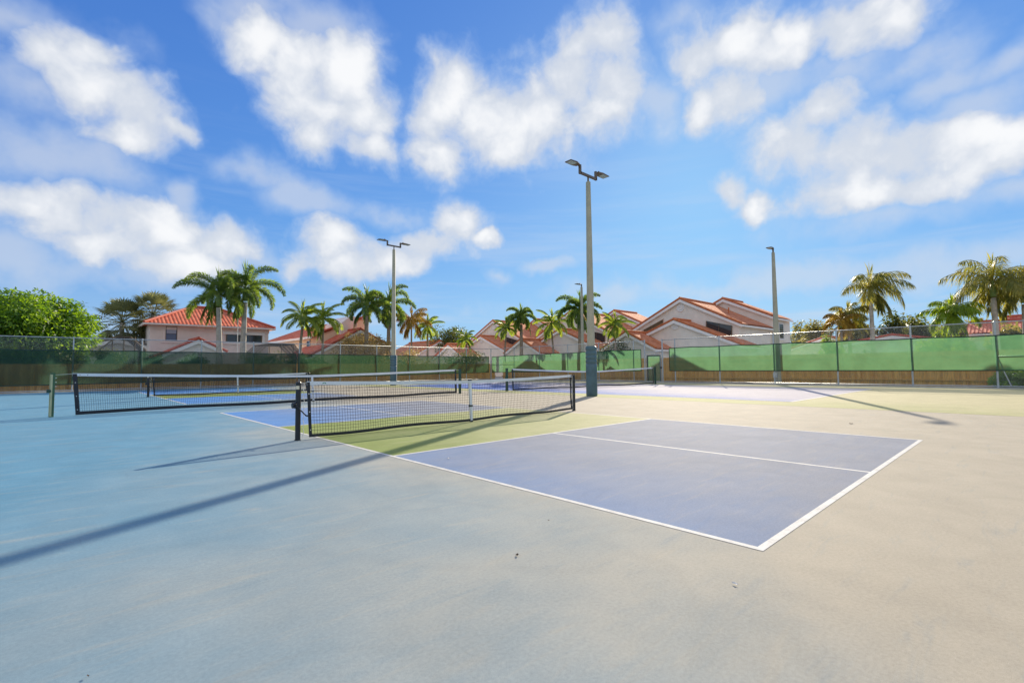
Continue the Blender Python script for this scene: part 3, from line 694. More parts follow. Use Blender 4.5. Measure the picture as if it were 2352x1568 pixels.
# ---------------------------------------------------------------- houses
def V3(p): return Vector(p)
def roof_poly(mb, pts, udir, vdir, o):
    udir, vdir = V3(udir).normalized(), V3(vdir).normalized()
    mb.poly(pts, [((V3(p)-V3(o)).dot(udir), (V3(p)-V3(o)).dot(vdir)) for p in pts])
def gable(W, RF, TR, VG, x0, x1, yc, yL, yR, zL, zR, za, base=0, oh=.35, front=.30):
    """gable block, front gable at x0 facing -X, ridge along +X; yL > yc > yR are the wall lines, zL zR wall heights there"""
    W.poly([(x0, yR, base), (x0, yL, base), (x0, yL, zL), (x0, yc, za), (x0, yR, zR)][::-1])
    W.poly([(x1, yR, base), (x1, yL, base), (x1, yL, zL), (x1, yc, za), (x1, yR, zR)])
    W.poly([(x0, yR, base), (x0, yR, zR), (x1, yR, zR), (x1, yR, base)][::-1]); W.poly([(x0, yL, base), (x0, yL, zL), (x1, yL, zL), (x1, yL, base)])
    for ye, ze, sg in ((yL, zL, 1), (yR, zR, -1)):
        sl = (za-ze)/abs(yc-ye); yo = ye+sg*oh; zo = ze-sl*oh; t = .16
        xf, xb = x0-front, x1+.1
        a, b_, c_, d_ = V3((xf, yc, za+t)), V3((xb, yc, za+t)), V3((xb, yo, zo+t)), V3((xf, yo, zo+t))
        roof_poly(RF, [a, b_, c_, d_] if sg < 0 else [d_, c_, b_, a], (1, 0, 0), d_-a, a)
        lo = Vector((0, 0, -.10)); RF.poly([p+lo for p in ([d_, c_, b_, a] if sg < 0 else [a, b_, c_, d_])], [(0, 0)]*4)
        # verge tiles and white barge board along the gable edge, gutter board along the eave
        e = (d_-a); L = e.length; nn = Vector((0, 0, 1))
        VG.tube([a+Vector((.08, 0, .02)), d_+Vector((.08, 0, .02))], .11, 8)
        TR.slab([a+Vector((.02, 0, -.09)), d_+Vector((.02, 0, -.09)), d_+Vector((.02, 0, -.34)), a+Vector((.02, 0, -.40))], (.05, 0, 0))
        TR.slab([a+Vector((.07, 0, -.26)), d_+Vector((.07, 0, -.26)), d_+Vector((.07, 0, -.29)), a+Vector((.07, 0, -.29))], (front-.03, 0, 0))
        TR.slab([d_+Vector((.08, 0, -.11)), c_+Vector((0, 0, -.11)), c_+Vector((0, 0, -.27)), d_+Vector((.08, 0, -.27))], (0, sg*-.05, 0))
    VG.tube([(x0-front+.05, yc, za+.2), (x1, yc, za+.2)], .12, 8)
def round_vent(root, c, r, name='round_vent'):
    b = MB(); b.ring(c, r, r*.16, 'X', 28, 6); o = b.build(name, M_trim, root, smooth=True)
    b = MB(); c = V3(c); b.tube([c+Vector((-.01, 0, 0)), c+Vector((.04, 0, 0))], r, 24)
    for k in range(-4, 5):
        hw = math.sqrt(max(.01, r*r-(k*r*.22)**2))*.9; b.box(c+Vector((-.03, 0, k*r*.22)), (.04, hw*2, .02))
    b.build('louvre', M_trim, o)
def panel(root, pts, n, m, frame_m, name='window', fr=.07, mull=()):
    """window: recessed-looking glass panel with a frame standing proud, n points outwards"""
    pts = [V3(p) for p in pts]; n = V3(n); c = sum(pts, Vector())/len(pts)
    b = MB(); k = len(pts)
    for i in range(k):
        p, q = pts[i], pts[(i+1) % k]; pi, qi = p+(c-p).normalized()*fr*1.3, q+(c-q).normalized()*fr*1.3
        b.slab([p, q, qi, pi], n*.07)
    for (p, q) in mull:
        p, q = V3(p), V3(q); b.tube([p+n*.05, q+n*.05], .022, 4)
    o = b.build(name, frame_m, root)
    b = MB(); b.slab([p+(c-p).normalized()*fr*.6 for p in pts], n*.025); b.build('pane', m, o)
    return o
def townhouse(yc, label, first=False):
    X0 = 42.0; root = thing('townhouse', (X0, yc, 0), label, 'house', 'beige townhouses with orange tile roofs in a row')
    dy = yc-22.5
    def P(px, py, X): q = onX(px, py, X); return Vector((X, q.y+dy, q.z))
    W_, RF, TR, VG = MB(), MB(), MB(), MB()
    gable(W_, RF, TR, VG, X0, 50.5, yc, yc+5.6, yc-5.55, 4.95, 4.97, 7.72)
    gable(W_, RF, TR, VG, 49.9, 55, yc-.84, yc+4, yc-5.75, 6.1, 6.08, 8.36)
    gable(W_, RF, TR, VG, 39.0, 42.6, yc-.92, yc+4.2, yc-6.9, 3.4, 2.85, 5.38)
    gable(W_, RF, TR, VG, 36.0, 42.5, yc+2.37, yc+5.0, yc-.45, 2.9, 2.80, 4.30)
    w = W_.build('wall', M_stucco_a, root); RF.build('roof', M_roof, root); TR.build('barge_board', M_trim, root); VG.build('verge_tiles', M_verge, root)
    for px, py, X, r in ((1563, 706, 41.97, .36), (1550, 747, 38.97, .33), (1440.5, 779, 35.97, .33)):
        c = P(px, py, X); round_vent(root, c, r)
    # sloped clerestory windows in the upper gable
    q = [P(1477, 765, 41.99), P(1477, 757, 41.99), P(1525, 731, 41.99), P(1525, 745, 41.99)]
    panel(root, [q[0]+Vector((0, 0, -.5)), q[1], q[2], q[3]+Vector((0, 0, -.6))], (-1, 0, 0), M_brownboard, M_tan_trim, 'shuttered_window')
    q = [P(1622, 736, 41.99), P(1682, 747, 41.99), P(1682, 773, 41.99), P(1622, 751, 41.99)]
    panel(root, q, (-1, 0, 0), M_glass, M_bronze, 'sloped_window', mull=[(q[0].lerp(q[1], .5), q[3].lerp(q[2], .5))])
    for x in (51.5,):
        y = yc-5.75; panel(root, [(x, y, 3.9), (x+1.4, y, 3.9), (x+1.4, y, 5.55), (x, y, 5.55)], (0, -1, 0), M_glass, M_trim, 'tall_window', mull=[((x, y, 4.7), (x+1.4, y, 4.7))])
        b = MB(); b.box((x+.7, y-.06, 3.82), (1.7, .16, .1)); b.build('window_sill', M_trim, root)
    b = MB(); b.tube([(46, yc-3, 6.3), (46, yc-3, 7.0)], .07, 8); b.build('vent_pipe', M_verge, root)
    return root
townhouse(22.5, 'large beige townhouse with orange roofs right of the gate, fully in view')
townhouse(36.7, 'beige townhouse mostly hidden by palms behind the tall padded light pole')
townhouse(51.0, 'beige townhouse with stepped gables left of the tall padded pole, beyond the fence corner')

def left_house():
    Y0 = 48.0; x0 = onY(345, 739, Y0).x; x1 = onY(617, 750, Y0).x; zE = 5.05; Y1 = 55.4; zR = 7.0
    root = thing('pink_house', (x0, Y0, 0), 'pink house with red hipped barrel tile roof behind the two foxtail palms', 'house')
    W_, RF, TR, VG = MB(), MB(), MB(), MB()
    for p in ([(x0, Y0, 0), (x1, Y0, 0), (x1, Y0, zE), (x0, Y0, zE)], [(x0, Y1, 0), (x0, Y0, 0), (x0, Y0, zE), (x0, Y1, zE)], [(x1, Y0, 0), (x1, Y1, 0), (x1, Y1, zE), (x1, Y0, zE)], [(x1, Y1, 0), (x0, Y1, 0), (x0, Y1, zE), (x1, Y1, zE)]): W_.poly(p)
    W_.build('wall', M_stucco_p, root)
    o = .45; a, b_, c_, d_ = V3((x0-o, Y0-o, zE)), V3((x1+o, Y0-o, zE)), V3((x1+o, Y1+o, zE)), V3((x0-o, Y1+o, zE)); hy = (Y0+Y1)/2; hd = (Y1-Y0)/2
    e, f = V3((x0+hd*.95, hy, zR)), V3((x1-hd*.95, hy, zR))
    roof_poly(RF, [a, b_, f, e], (1, 0, 0), (0, -1, -.45), e); roof_poly(RF, [b_, c_, f], (0, 1, 0), (1, 0, -.45), f)
    roof_poly(RF, [c_, d_, e, f], (1, 0, 0), (0, 1, -.45), e); roof_poly(RF, [d_, a, e], (0, 1, 0), (-1, 0, -.45), e)
    RF.poly([a+Vector((0, 0, -.08)), d_+Vector((0, 0, -.08)), c_+Vector((0, 0, -.08)), b_+Vector((0, 0, -.08))], [(0, 0)]*4)
    RF.build('roof', M_roof_r, root)
    for p, q in ((a, e), (b_, f), (e, f)): VG.tube([p+Vector((0, 0, .05)), q+Vector((0, 0, .05))], .11, 8)
    VG.build('ridge_tiles', M_verge_r, root)
    for p, q in ((a, b_), (d_, a), (b_, c_)): TR.tube([p+Vector((0, 0, -.10)), q+Vector((0, 0, -.10))], .085, 6)
    TR.box(((x0+x1)/2, Y0-.03, zE-.32), (x1-x0+.1, .06, .34)); TR.build('fascia', M_stucco_p, root)
    A = lambda px, py: onY(px, py, Y0-.02)
    l, r_ = A(381, 748), A(406, 782)
    pw = [(l.x, Y0-.01, r_.z), (r_.x, Y0-.01, r_.z), (r_.x, Y0-.01, l.z), (l.x, Y0-.01, l.z)]
    wdo = panel(root, pw, (0, -1, 0), M_glass_b, M_bronze, 'window', fr=.05, mull=[((l.x, Y0, (l.z+r_.z)/2), (r_.x, Y0, (l.z+r_.z)/2))])
    b = MB(); b.box(((l.x+r_.x)/2, Y0-.045, l.z*.72+r_.z*.28), (r_.x-l.x-.12, .02, (l.z-r_.z)*.48)); b.build('roller_shade', M_shade, wdo)
    b = MB()
    for (cx, cz, sx, sz) in (((l.x+r_.x)/2, l.z+.09, r_.x-l.x+.4, .14), ((l.x+r_.x)/2, r_.z-.1, r_.x-l.x+.6, .16), (l.x-.12, (l.z+r_.z)/2, .2, l.z-r_.z), (r_.x+.12, (l.z+r_.z)/2, .2, l.z-r_.z)): b.box((cx, Y0-.03, cz), (sx, .07, sz))
    b.build('window_surround', M_stucco_p, root)
    l, r_ = A(519, 767), A(601, 786)
    pw = [(l.x, Y0-.01, r_.z), (r_.x, Y0-.01, r_.z), (r_.x, Y0-.01, l.z), (l.x, Y0-.01, l.z)]
    panel(root, pw, (0, -1, 0), M_glass, M_bronze, 'wide_window', mull=[((l.x*(1-k)+r_.x*k, Y0, l.z), (l.x*(1-k)+r_.x*k, Y0, r_.z)) for k in (.33, .66)])
    b = MB(); b.box(((l.x+r_.x)/2, Y0-.05, l.z+.14), (r_.x-l.x+.5, .14, .24)); b.box(((l.x+r_.x)/2, Y0-.05, r_.z-.12), (r_.x-l.x+.4, .1, .16)); b.box((r_.x+.14, Y0-.04, (l.z+r_.z)/2), (.2, .09, l.z-r_.z)); b.build('window_surround', M_trim, root)
    # low front gable facing the courts
    s = thing('garden_wing', (onY(455, 775, 44).x, 44, 0), 'low cream gabled wing with red verge in front of the pink house', 'house', rz=math.pi/2)
    W_, RF, TR, VG = MB(), MB(), MB(), MB(); za = onY(455, 777, 44).z
    gable(W_, RF, TR, VG, 0, 3.6, 0, 2.5, -1.7, za-1.45, za-1.0, za-.15)
    off = (0, 0, 0); W_.build('wall', M_stucco_a, s, off=off); RF.build('roof', M_roof_r, s, off=off); TR.build('barge_board', M_trim, s, off=off); VG.build('verge_tiles', M_verge_r, s, off=off)
    b = MB(); b.ring((-.05, 0, za-1.1), .28, .05, 'X', 24, 6); b.tube([(-.02, 0, za-1.1), (.03, 0, za-1.1)], .28, 24); b.build('round_vent', M_trim, s, off=off)
left_house()

def peach_house():
    X0, Y0, Y1 = 15.4, 47.0, 64.0
    zE = onX(740, 767, X0).z
    root = thing('peach_house', (X0, Y0, 0), 'peach house with red tile roof and tall pink parapet behind the small palms', 'house')
    W_, RF, TR, VG = MB(), MB(), MB(), MB()
    # main wing: long wall facing -X, roof rising behind it
    W_.poly([(X0, Y1, 0), (X0, Y0, 0), (X0, Y0, zE), (X0, Y1, zE)]); W_.poly([(X0, Y0, 0), (X0+5.5, Y0, 0), (X0+5.5, Y0, zE+2.0), (X0+5, Y0, zE+2), (X0, Y0, zE)])
    a, b_, c_, d_ = V3((X0-.5, Y0-.2, zE-.12)), V3((X0-.5, Y1, zE-.12)), V3((X0+5, Y1, zE+2.1)), V3((X0+5, Y0-.2, zE+2.1))
    roof_poly(RF, [b_, a, d_, c_], (0, 1, 0), (-1, 0, -.4), d_)
    RF.poly([a+Vector((0, 0, -.1)), b_+Vector((0, 0, -.1)), c_+Vector((0, 0, -.1)), d_+Vector((0, 0, -.1))], [(0, 0)]*4)
    TR.box((X0-.5, (Y0+Y1)/2, zE-.22), (.08, Y1-Y0, .22)); VG.tube([a+Vector((0, 0, .1)), d_+Vector((0, 0, .1))], .11, 8)
    # tall pink parapet block
    pl, pr = onY(784, 760, 46.0), onY(820, 760, 46.0); zt0, zt1 = onY(790, 735, 46).z, onY(812, 727, 46).z
    W2 = MB()
    zt = max(zt0, zt1)
    W2.slab([(pl.x, 46, 0), (pr.x, 46, 0), (pr.x, 46, zt), (pl.x+1.0, 46, zt+.1), (pl.x, 46, zt-.7)], (0, 4, 0))
    W_.build('wall', M_stucco_o, root); W2.build('parapet', M_stucco_p, root); RF.build('roof', M_roof_r, root); TR.build('fascia', M_trim, root); VG.build('verge_tiles', M_verge_r, root)
    y = Y0+1.5; x = X0-.01; panel(root, [(x, y+1.0, 3.0), (x, y, 3.0), (x, y, 4.1), (x, y+1.0, 4.1)], (-1, 0, 0), M_glass, M_trim, 'window')
    # gable block facing the courts whose left roof slope runs down towards the fence
    ap = onY(826, 802-40, 43.5)
    s = thing('cream_wing', (ap.x, 43.5, 0), 'cream gabled wing with long red roof slope under the pink parapet', 'house', rz=math.pi/2)
    W_, RF, TR, VG = MB(), MB(), MB(), MB(); za = ap.z+.15
    gable(W_, RF, TR, VG, 0, 6.5, 0, 4.6, -3.0, za-2.5, za-1.5, za)
    off = (0, 0, 0); W_.build('wall', M_stucco_o, s, off=off); RF.build('roof', M_roof_r, s, off=off); TR.build('barge_board', M_trim, s, off=off); VG.build('verge_tiles', M_verge_r, s, off=off)
peach_house()
# low roofs near the fence corner and far right
def small_house(loc, rz, hw, depth, zE, za, label, wm, rm, vm, name='low_house'):
    s = thing(name, (*loc, 0), label, 'house', rz=rz)
    W_, RF, TR, VG = MB(), MB(), MB(), MB(); gable(W_, RF, TR, VG, 0, depth, 0, hw, -hw, zE, zE, za)
    off = (0, 0, 0); W_.build('wall', wm, s, off=off); RF.build('roof', rm, s, off=off); TR.build('barge_board', M_trim, s, off=off); VG.build('verge_tiles', vm, s, off=off)
    round_vent_l = MB(); round_vent_l.ring((-.04, 0, za-.8), .28, .05, 'X', 24, 6); round_vent_l.tube([(-.01, 0, za-.8), (.03, 0, za-.8)], .28, 20); round_vent_l.build('round_vent', M_trim, s, off=off)
    return s
q = onX(1030, 789, 37); small_house((37, q.y), 0, 3.4, 9, 2.6, q.z-.15, 'low cream gable with pale red roof just left of the fence corner', M_stucco_a, M_roof_r, M_verge_r)
q = onX(985, 772, 40); small_house((40, q.y-3), math.pi/2, 4.5, 9, 3.2, 5.3, 'low house with broad orange roof behind the dark round tree', M_stucco_p, M_roof, M_verge)
q0, q1 = onX(2345, 770, 60), onX(2222, 766, 60)
s_ = small_house((63.5, q0.y), math.pi/2, 3.6, q1.y-q0.y, q1.z, onX(2285, 738, 63.5).z-.1, 'far house with light red roof behind the right hand palms', M_stucco_p, M_roof_r, M_verge_r)
b = MB(); b.box((1.6, 3.62, q1.z-.75), (1.8, .06, .7)); fo = b.build('window', M_trim, s_, off=(0, 0, 0)); b = MB(); b.box((1.6, 3.66, q1.z-.75), (1.5, .03, .5)); b.build('pane', M_glass, fo, off=(0, 0, 0))
q0, q1 = onX(2420, 760, 70), onX(2312, 758, 70)
small_house((73.5, q0.y), math.pi/2, 3.6, q1.y-q0.y, q1.z, onX(2335, 726, 73.5).z-.1, 'far taller red tiled house at the right edge', M_stucco_p, M_roof_r, M_verge_r)
q = onX(2050, 768, 58); small_house((58, q.y), 0, 5.5, 12, 3.0, q.z-.15, 'low far house whose red ridge shows just over the right screen', M_stucco_a, M_roof_r, M_verge_r)
q = onX(1900, 772, 66); small_house((66, q.y), 0, 4.5, 10, 3.0, q.z-.1, 'low far red roofed house beside the large townhouse', M_stucco_a, M_roof_r, M_verge_r)
q = onY(270, 780, 50); small_house((q.x, 50), math.pi/2, 4.2, 9, 2.6, q.z, 'grey roofed low house between the bright tree and the pink house', M_stucco_a, mat('grey_shingle', (.16, .16, .17), .8, var=.2), M_bronze)
# pool cages: thin frame of bars with dark mesh
def pool_cage(x0, x1, y0, y1, h, label):
    root = thing('pool_cage', (x0, y0, 0), label, 'pool cage'); b = MB(); r = .035; m = .9
    pts0 = [(x0, h-m), (x0+m, h), (x1-m, h), (x1, h-m)]
    nb = 5
    for k in range(nb):
        y = y0+(y1-y0)*k/(nb-1)
        for i in range(3): b.tube([(pts0[i][0], y, pts0[i][1]), (pts0[i+1][0], y, pts0[i+1][1])], r, 4)
        for x in (x0, x1): b.tube([(x, y, 0), (x, y, h-m)], r, 4)
    for x, z in pts0: b.tube([(x, y0, z), (x, y1, z)], r, 4)
    for k in range(1, 4):
        x = x0+(x1-x0)*k/4; b.tube([(x, y0, 0), (x, y0, h)], r, 4)
    b.build('frame', M_bronze, root)
    b = MB(); e = .0
    for i in range(3): b.poly([(pts0[i][0], y0, pts0[i][1]), (pts0[i+1][0], y0, pts0[i+1][1]), (pts0[i+1][0], y1, pts0[i+1][1]), (pts0[i][0], y1, pts0[i][1])])
    b.poly([(x0, y0, 0), (x1, y0, 0), (x1, y0, h-m), (x1-m, y0, h), (x0+m, y0, h), (x0, y0, h-m)])
    b.poly([(x0, y0, 0), (x0, y0, h-m), (x0, y1, h-m), (x0, y1, 0)]); b.poly([(x1, y0, 0), (x1, y1, 0), (x1, y1, h-m), (x1, y0, h-m)])
    b.build('cage_mesh', M_cage, root)
q0, q1 = onY(590, 792, 42.5), onY(700, 800, 42.5)
pool_cage(q0.x, q1.x, 42.5, 46.5, q0.z+.15, 'dark screened pool cage behind the fence between pink and peach houses')
q0, q1 = onY(232, 775, 44), onY(335, 790, 44)
pool_cage(q0.x, q1.x, 44, 47.5, onY(270, 772, 44).z, 'dark screened pool cage between the bright round tree and the pink house')
# ---------------------------------------------------------------- plants
def frond_pts(az, el0, bend, L, n=14, sag=0):
    p = Vector((0, 0, 0)); pts = [p.copy()]; el = el0
    for i in range(n):
        d = Vector((math.cos(az)*math.cos(el), math.sin(az)*math.cos(el), math.sin(el))); p = p+d*(L/n); pts.append(p.copy()); el -= bend/n*(1+sag*(i/n))
    return pts
def kite(mb, p, d, nrm, L, w, droop=0):
    d = d.normalized(); s = d.cross(nrm)
    if s.length < 1e-4: return
    s.normalize(); m = p+d*L*.45; t = p+d*L+Vector((0, 0, -droop*L)); mb.add([p, m+s*w/2+Vector((0, 0, -droop*L*.2)), t, m-s*w/2+Vector((0, 0, -droop*L*.2))], [(0, 1, 2, 3)])
def palm(name, loc, h, crown_r, style, leafm, barkm, label, cat='palm tree', group=None, nf=15, seed=1, trunk_r=.16, lean=(0, 0), shaft=True, spear=True, wind=None):
    rg = random.Random(seed); root = thing(name, (*loc, 0), label, cat, group); loc = Vector((*loc, 0))
    top = Vector((lean[0], lean[1], h)); b = MB(); n = 16; pts = []; rs = []
    for i in range(n+1):
        s = i/n; pts.append(loc+Vector((lean[0]*s*s, lean[1]*s*s, h*s-.1))); rs.append(trunk_r*(1.25-.5*s+.25*max(0, .12-s)/.12)*(1+.05*(i % 2)))
    b.tube(pts, rs, 12); b.build('trunk', barkm, root, smooth=True)
    hs = 0
    if shaft:
        hs = crown_r*.34; b = MB(); b.tube([loc+top, loc+top+Vector((0, 0, hs*.4)), loc+top+Vector((0, 0, hs))], [trunk_r*.95, trunk_r*1.0, trunk_r*.45], 12); b.build('crownshaft', M_shaft, root, smooth=True)
    apex = loc+top+Vector((0, 0, hs*.85)); b = MB()
    for k in range(nf):
        az = k*2.39996+rg.uniform(-.25, .25); u = k/(nf-1)
        if style == 'queen': el0 = R(82-85*u+rg.uniform(-8, 8)); bend = R(70+35*rg.random())
        elif style == 'coco': el0 = R(82-95*u+rg.uniform(-8, 8)); bend = R(62+30*rg.random())
        else: el0 = R(80-95*u+rg.uniform(-8, 8)); bend = R(62+40*rg.random())
        if wind:
            az0 = wind; dlt = (az-az0+math.pi) % (2*math.pi)-math.pi; az = az0+dlt*.72
        L = crown_r*rg.uniform(.88, 1.1)*(1.0 if u < .8 else .9)
        fp = [apex+q for q in frond_pts(az, el0, bend, L, 14, 1.3 if style == 'foxtail' else .6)]
        b.tube(fp, [.035*(1-i/15)+.006 for i in range(15)], 4, False)
        side0 = Vector((-math.sin(az), math.cos(az), 0)); ns = {'foxtail': 46, 'coco': 24, 'queen': 38}[style]
        for i in range(ns):
            f = .10+.90*(i+rg.random()*.5)/ns; q = f*14; j = min(13, int(q)); p = fp[j].lerp(fp[j+1], q-j); tan = (fp[j+1]-fp[j]).normalized(); nn = side0.cross(tan).normalized()
            ll = crown_r*{'foxtail': .115, 'coco': .30, 'queen': .30}[style]*(math.sin(math.pi*min(1, f*.88+.12))*.75+.25)
            if style == 'foxtail':
                for m in range(7):
                    th = 2*math.pi*(m/7)+rg.uniform(-.5, .5)+i*.7; dd = side0*math.cos(th)+nn*math.sin(th)+tan*.75; kite(b, p, dd, tan.cross(dd)+Vector((rg.uniform(-.4, .4), rg.uniform(-.4, .4), rg.uniform(-.4, .4))), ll*rg.uniform(.9, 1.6), .06, .22)
            elif style == 'coco':
                for sg in (-1, 1): kite(b, p, side0*sg*1.0+tan*.8+nn*.35, nn+side0*sg*-.3, ll*rg.uniform(.85, 1.1), .085, .22)
            else:
                for sg in (-1, 1, -1, 1): kite(b, p, side0*sg*rg.uniform(.25, .8)+tan*.45+Vector((0, 0, rg.uniform(-.9, .15))), nn+side0*sg*rg.uniform(-.8, .3), ll*rg.uniform(.75, 1.25), .055, .45)
    for k in range(2 if style == 'foxtail' else (4 if style == 'queen' else 1)):   # old fronds hanging by the trunk
        az = rg.uniform(0, 6.28); fp = [apex-Vector((0, 0, .25))+q for q in frond_pts(az, R(-25), R(62), crown_r*rg.uniform(.6, .85), 10, .2)]
        b.tube(fp, .02, 4, False)
        for i in range(26):
            q = (.15+.84*i/26)*10; j = int(q); p = fp[j].lerp(fp[j+1], q-j); tan = (fp[j+1]-fp[j]).normalized(); sd = Vector((-math.sin(az), math.cos(az), 0))
            for sg in (-1, 1, -1, 1): kite(b, p, sd*sg*rg.uniform(.2, .8)+tan*.6+Vector((0, 0, -.5)), tan.cross(sd)+sd*rg.uniform(-.6, .6), crown_r*rg.uniform(.13, .22), .06, .3)
    if spear:
        for k in range(30):
            z = k/30; dd = Vector((rg.uniform(-.35, .35), rg.uniform(-.35, .35), 1)); kite(b, apex+Vector((0, 0, z*crown_r*.45)), dd, Vector((rg.uniform(-1, 1), rg.uniform(-1, 1), 0)), crown_r*.3, .08)
    b.build('crown', leafm, root)
    return root
def fan_palm(loc, h, r, label, seed):
    rg = random.Random(seed); root = thing('sabal_palm', (*loc, 0), label, 'palm tree', 'sabal palms behind the bright tree'); loc = Vector((*loc, 0)); b = MB()
    b.tube([loc+Vector((0, 0, h*k/10)) for k in range(11)], [.2-.04*k/10+.012*(k % 2) for k in range(11)], 10); b.build('trunk', M_bark_g, root, smooth=True)
    b = MB(); c = loc+Vector((0, 0, h))
    for k in range(58):
        az = k*2.4+rg.uniform(-.3, .3); el = R(78-150*(k/57)); d = Vector((math.cos(az)*math.cos(el), math.sin(az)*math.cos(el), math.sin(el))); e = c+d*r*.62
        b.tube([c, c+d*r*.35+Vector((0, 0, .05)), e], .02, 4, False); s = d.cross(Vector((0, 0, 1))).normalized(); n = s.cross(d)
        for m in range(15):
            th = (m/14-.5)*R(220); dd = d*math.cos(th)+s*math.sin(th)+n*.12; kite(b, e, dd, n, r*.44*(1-.25*abs(m/14-.5)), .12, .3)
    b.build('crown', L_sabal, root); return root
def leaf_cloud(b, c, rad, n, size, rg, shell=.55, droop=0.4):
    for _ in range(n):
        v = Vector((rg.gauss(0, 1), rg.gauss(0, 1), rg.gauss(0, 1))).normalized(); r = (shell+(1-shell)*rg.random())
        p = Vector((c[0]+v.x*rad[0]*r, c[1]+v.y*rad[1]*r, c[2]+v.z*rad[2]*r)); d = v*.8+Vector((rg.uniform(-1, 1), rg.uniform(-1, 1), rg.uniform(-1, .5)))
        kite(b, p, d, v+Vector((rg.uniform(-.7, .7), rg.uniform(-.7, .7), rg.uniform(-.3, .9))), size*rg.uniform(.7, 1.4), size*rg.uniform(.35, .55), droop*.5)
def tree(name, loc, h, rx, rz_, leafm, label, cat='tree', seed=1, clumps=40, per=90, leaf=.25, group=None, base=None, ry=None, trunk=True, flat=1.0, tight=1):
    rg = random.Random(seed); root = thing(name, (*loc, 0), label, cat, group); loc = Vector((*loc, 0)); ry = ry or rx; b = MB()
    cz = h-rz_ if base is None else base+(h-base)/2
    if base is not None: rz_ = (h-base)/2
    if trunk:
        t = MB(); t.tube([loc+Vector((0, 0, -.1)), loc+Vector((.05, 0, cz*.5)), loc+Vector((0, .1, cz*.95))], [.09*h/2.2, .06*h/2.2, .04*h/2.2], 9)
        for k in range(7):
            az = k*.9+rg.random(); e = Vector((math.cos(az)*rx*.65, math.sin(az)*ry*.65, cz+rz_*rg.uniform(-.1, .6))); s0 = Vector((0, .05, cz*rg.uniform(.45, .85))); t.tube([loc+s0, loc+s0.lerp(e, .5)+Vector((0, 0, .25)), loc+e], [.05*h/3, .035*h/3, .012*h/3], 6)
        t.build('trunk', M_wood2, root, smooth=True)
    for k in range(clumps):
        v = Vector((rg.gauss(0, 1), rg.gauss(0, 1), rg.gauss(0, 1)*.9+.15)).normalized(); q = (rg.uniform(.6, .92) if k % 4 else rg.uniform(.2, .5))*(.5+.5*tight)
        c = (loc.x+v.x*rx*q, loc.y+v.y*ry*q, cz+v.z*rz_*q); s = rg.uniform(.26, .44)*tight
        leaf_cloud(b, c, (rx*s, ry*s, rz_*s*.8*flat), per, leaf, rg, .5)
    b.build('crown', leafm, root); return root

# bright round tree at the left edge
q = onY(55, 780, 42.5); rr = onY(236, 760, 42.5).x-q.x; ht = onY(110, 664, 42.5).z
tree('round_tree', (q.x, 42.5), ht, rr, 3, L_big, 'large bright green rounded tree at the left edge behind the fence', seed=11, clumps=230, per=220, leaf=.25, base=.4, ry=3.6, tight=.8)
for i, (px, top, lab) in enumerate(((281, 735, 'shaggy grey green fan palm beside the bright round tree'), (352, 718, 'taller fan palm behind the left eave of the pink house'))):
    q = onY(px, top, 52); fan_palm((q.x, 52), q.z-.2, 2.5, lab, 3+i)
def palm_at(name, px_c, py_c, Y, X, r, style, leafm, barkm, label, **k):
    q = onY(px_c, py_c, Y) if Y else onX(px_c, py_c, X); return palm(name, (q.x, q.y), q.z, r, style, leafm, barkm, label, **k)
G1 = 'foxtail palms beyond the far fence'; G2 = 'small feather palms beyond the fences'; G3 = 'queen palms beyond the right fence'
palm_at('foxtail_palm', 507, 703, 41, None, 3.2, 'foxtail', L_fox, M_bark_g, 'left foxtail palm of the tall pair before the pink house', group=G1, seed=21, trunk_r=.2, nf=12, lean=(-.15, 0))
palm_at('foxtail_palm', 560, 690, 41.4, None, 3.4, 'foxtail', L_fox, M_bark_g, 'tallest foxtail palm with upright spear before the pink house', group=G1, seed=22, trunk_r=.21, nf=13, lean=(.1, 0))
palm_at('foxtail_palm', 842, 722, 41, None, 3.1, 'foxtail', L_fox, M_bark, 'left foxtail palm of the pair at the twin lamp pole', group=G1, seed=23, trunk_r=.2, nf=12)
palm_at('foxtail_palm', 893, 722, 42, None, 3.3, 'foxtail', L_fox, M_bark, 'right foxtail palm crossing behind the twin lamp pole', group=G1, seed=24, trunk_r=.2, nf=13)
palm_at('foxtail_palm', 1197, 742, None, 34, 2.4, 'foxtail', L_fox, M_bark, 'foxtail palm in front of the stepped gables', group=G1, seed=25, trunk_r=.2, nf=13)
palm_at('foxtail_palm', 1332, 730, None, 33.5, 2.9, 'foxtail', L_fox, M_bark, 'foxtail palm crossed by the tall padded pole', group=G1, seed=26, trunk_r=.22)
palm_at('feather_palm', 688, 745, 41, None, 2.3, 'coco', L_coco, M_bark, 'small feather palm with leaning trunk before the peach house', group=G2, seed=31, trunk_r=.13, lean=(.25, 0), nf=14)
palm_at('feather_palm', 742, 750, 41.5, None, 2.4, 'coco', L_coco, M_bark, 'small bushy feather palm right of the leaning one', group=G2, seed=32, trunk_r=.12, nf=15)
palm_at('feather_palm', 982, 762, 44, None, 2.3, 'coco', L_coco, M_bark, 'feather palm right of the golden fronds', group=G2, seed=33, trunk_r=.12, nf=13)
palm_at('feather_palm', 1071, 787, 42, None, 1.7, 'coco', L_coco, M_bark, 'short bright feather palm by the fence corner', group=G2, seed=34, trunk_r=.10, nf=12)
palm_at('feather_palm', 1157, 765, None, 33, 2.0, 'coco', L_coco, M_bark, 'feather palm with thin curved trunk before the stepped gables', group=G2, seed=35, trunk_r=.1, nf=13, lean=(0, -.4))
palm_at('feather_palm', 1272, 757, None, 32.5, 2.3, 'coco', L_coco, M_bark, 'feather palm leaning left of the tall padded pole', group=G2, seed=36, trunk_r=.1, nf=14, lean=(0, .3))
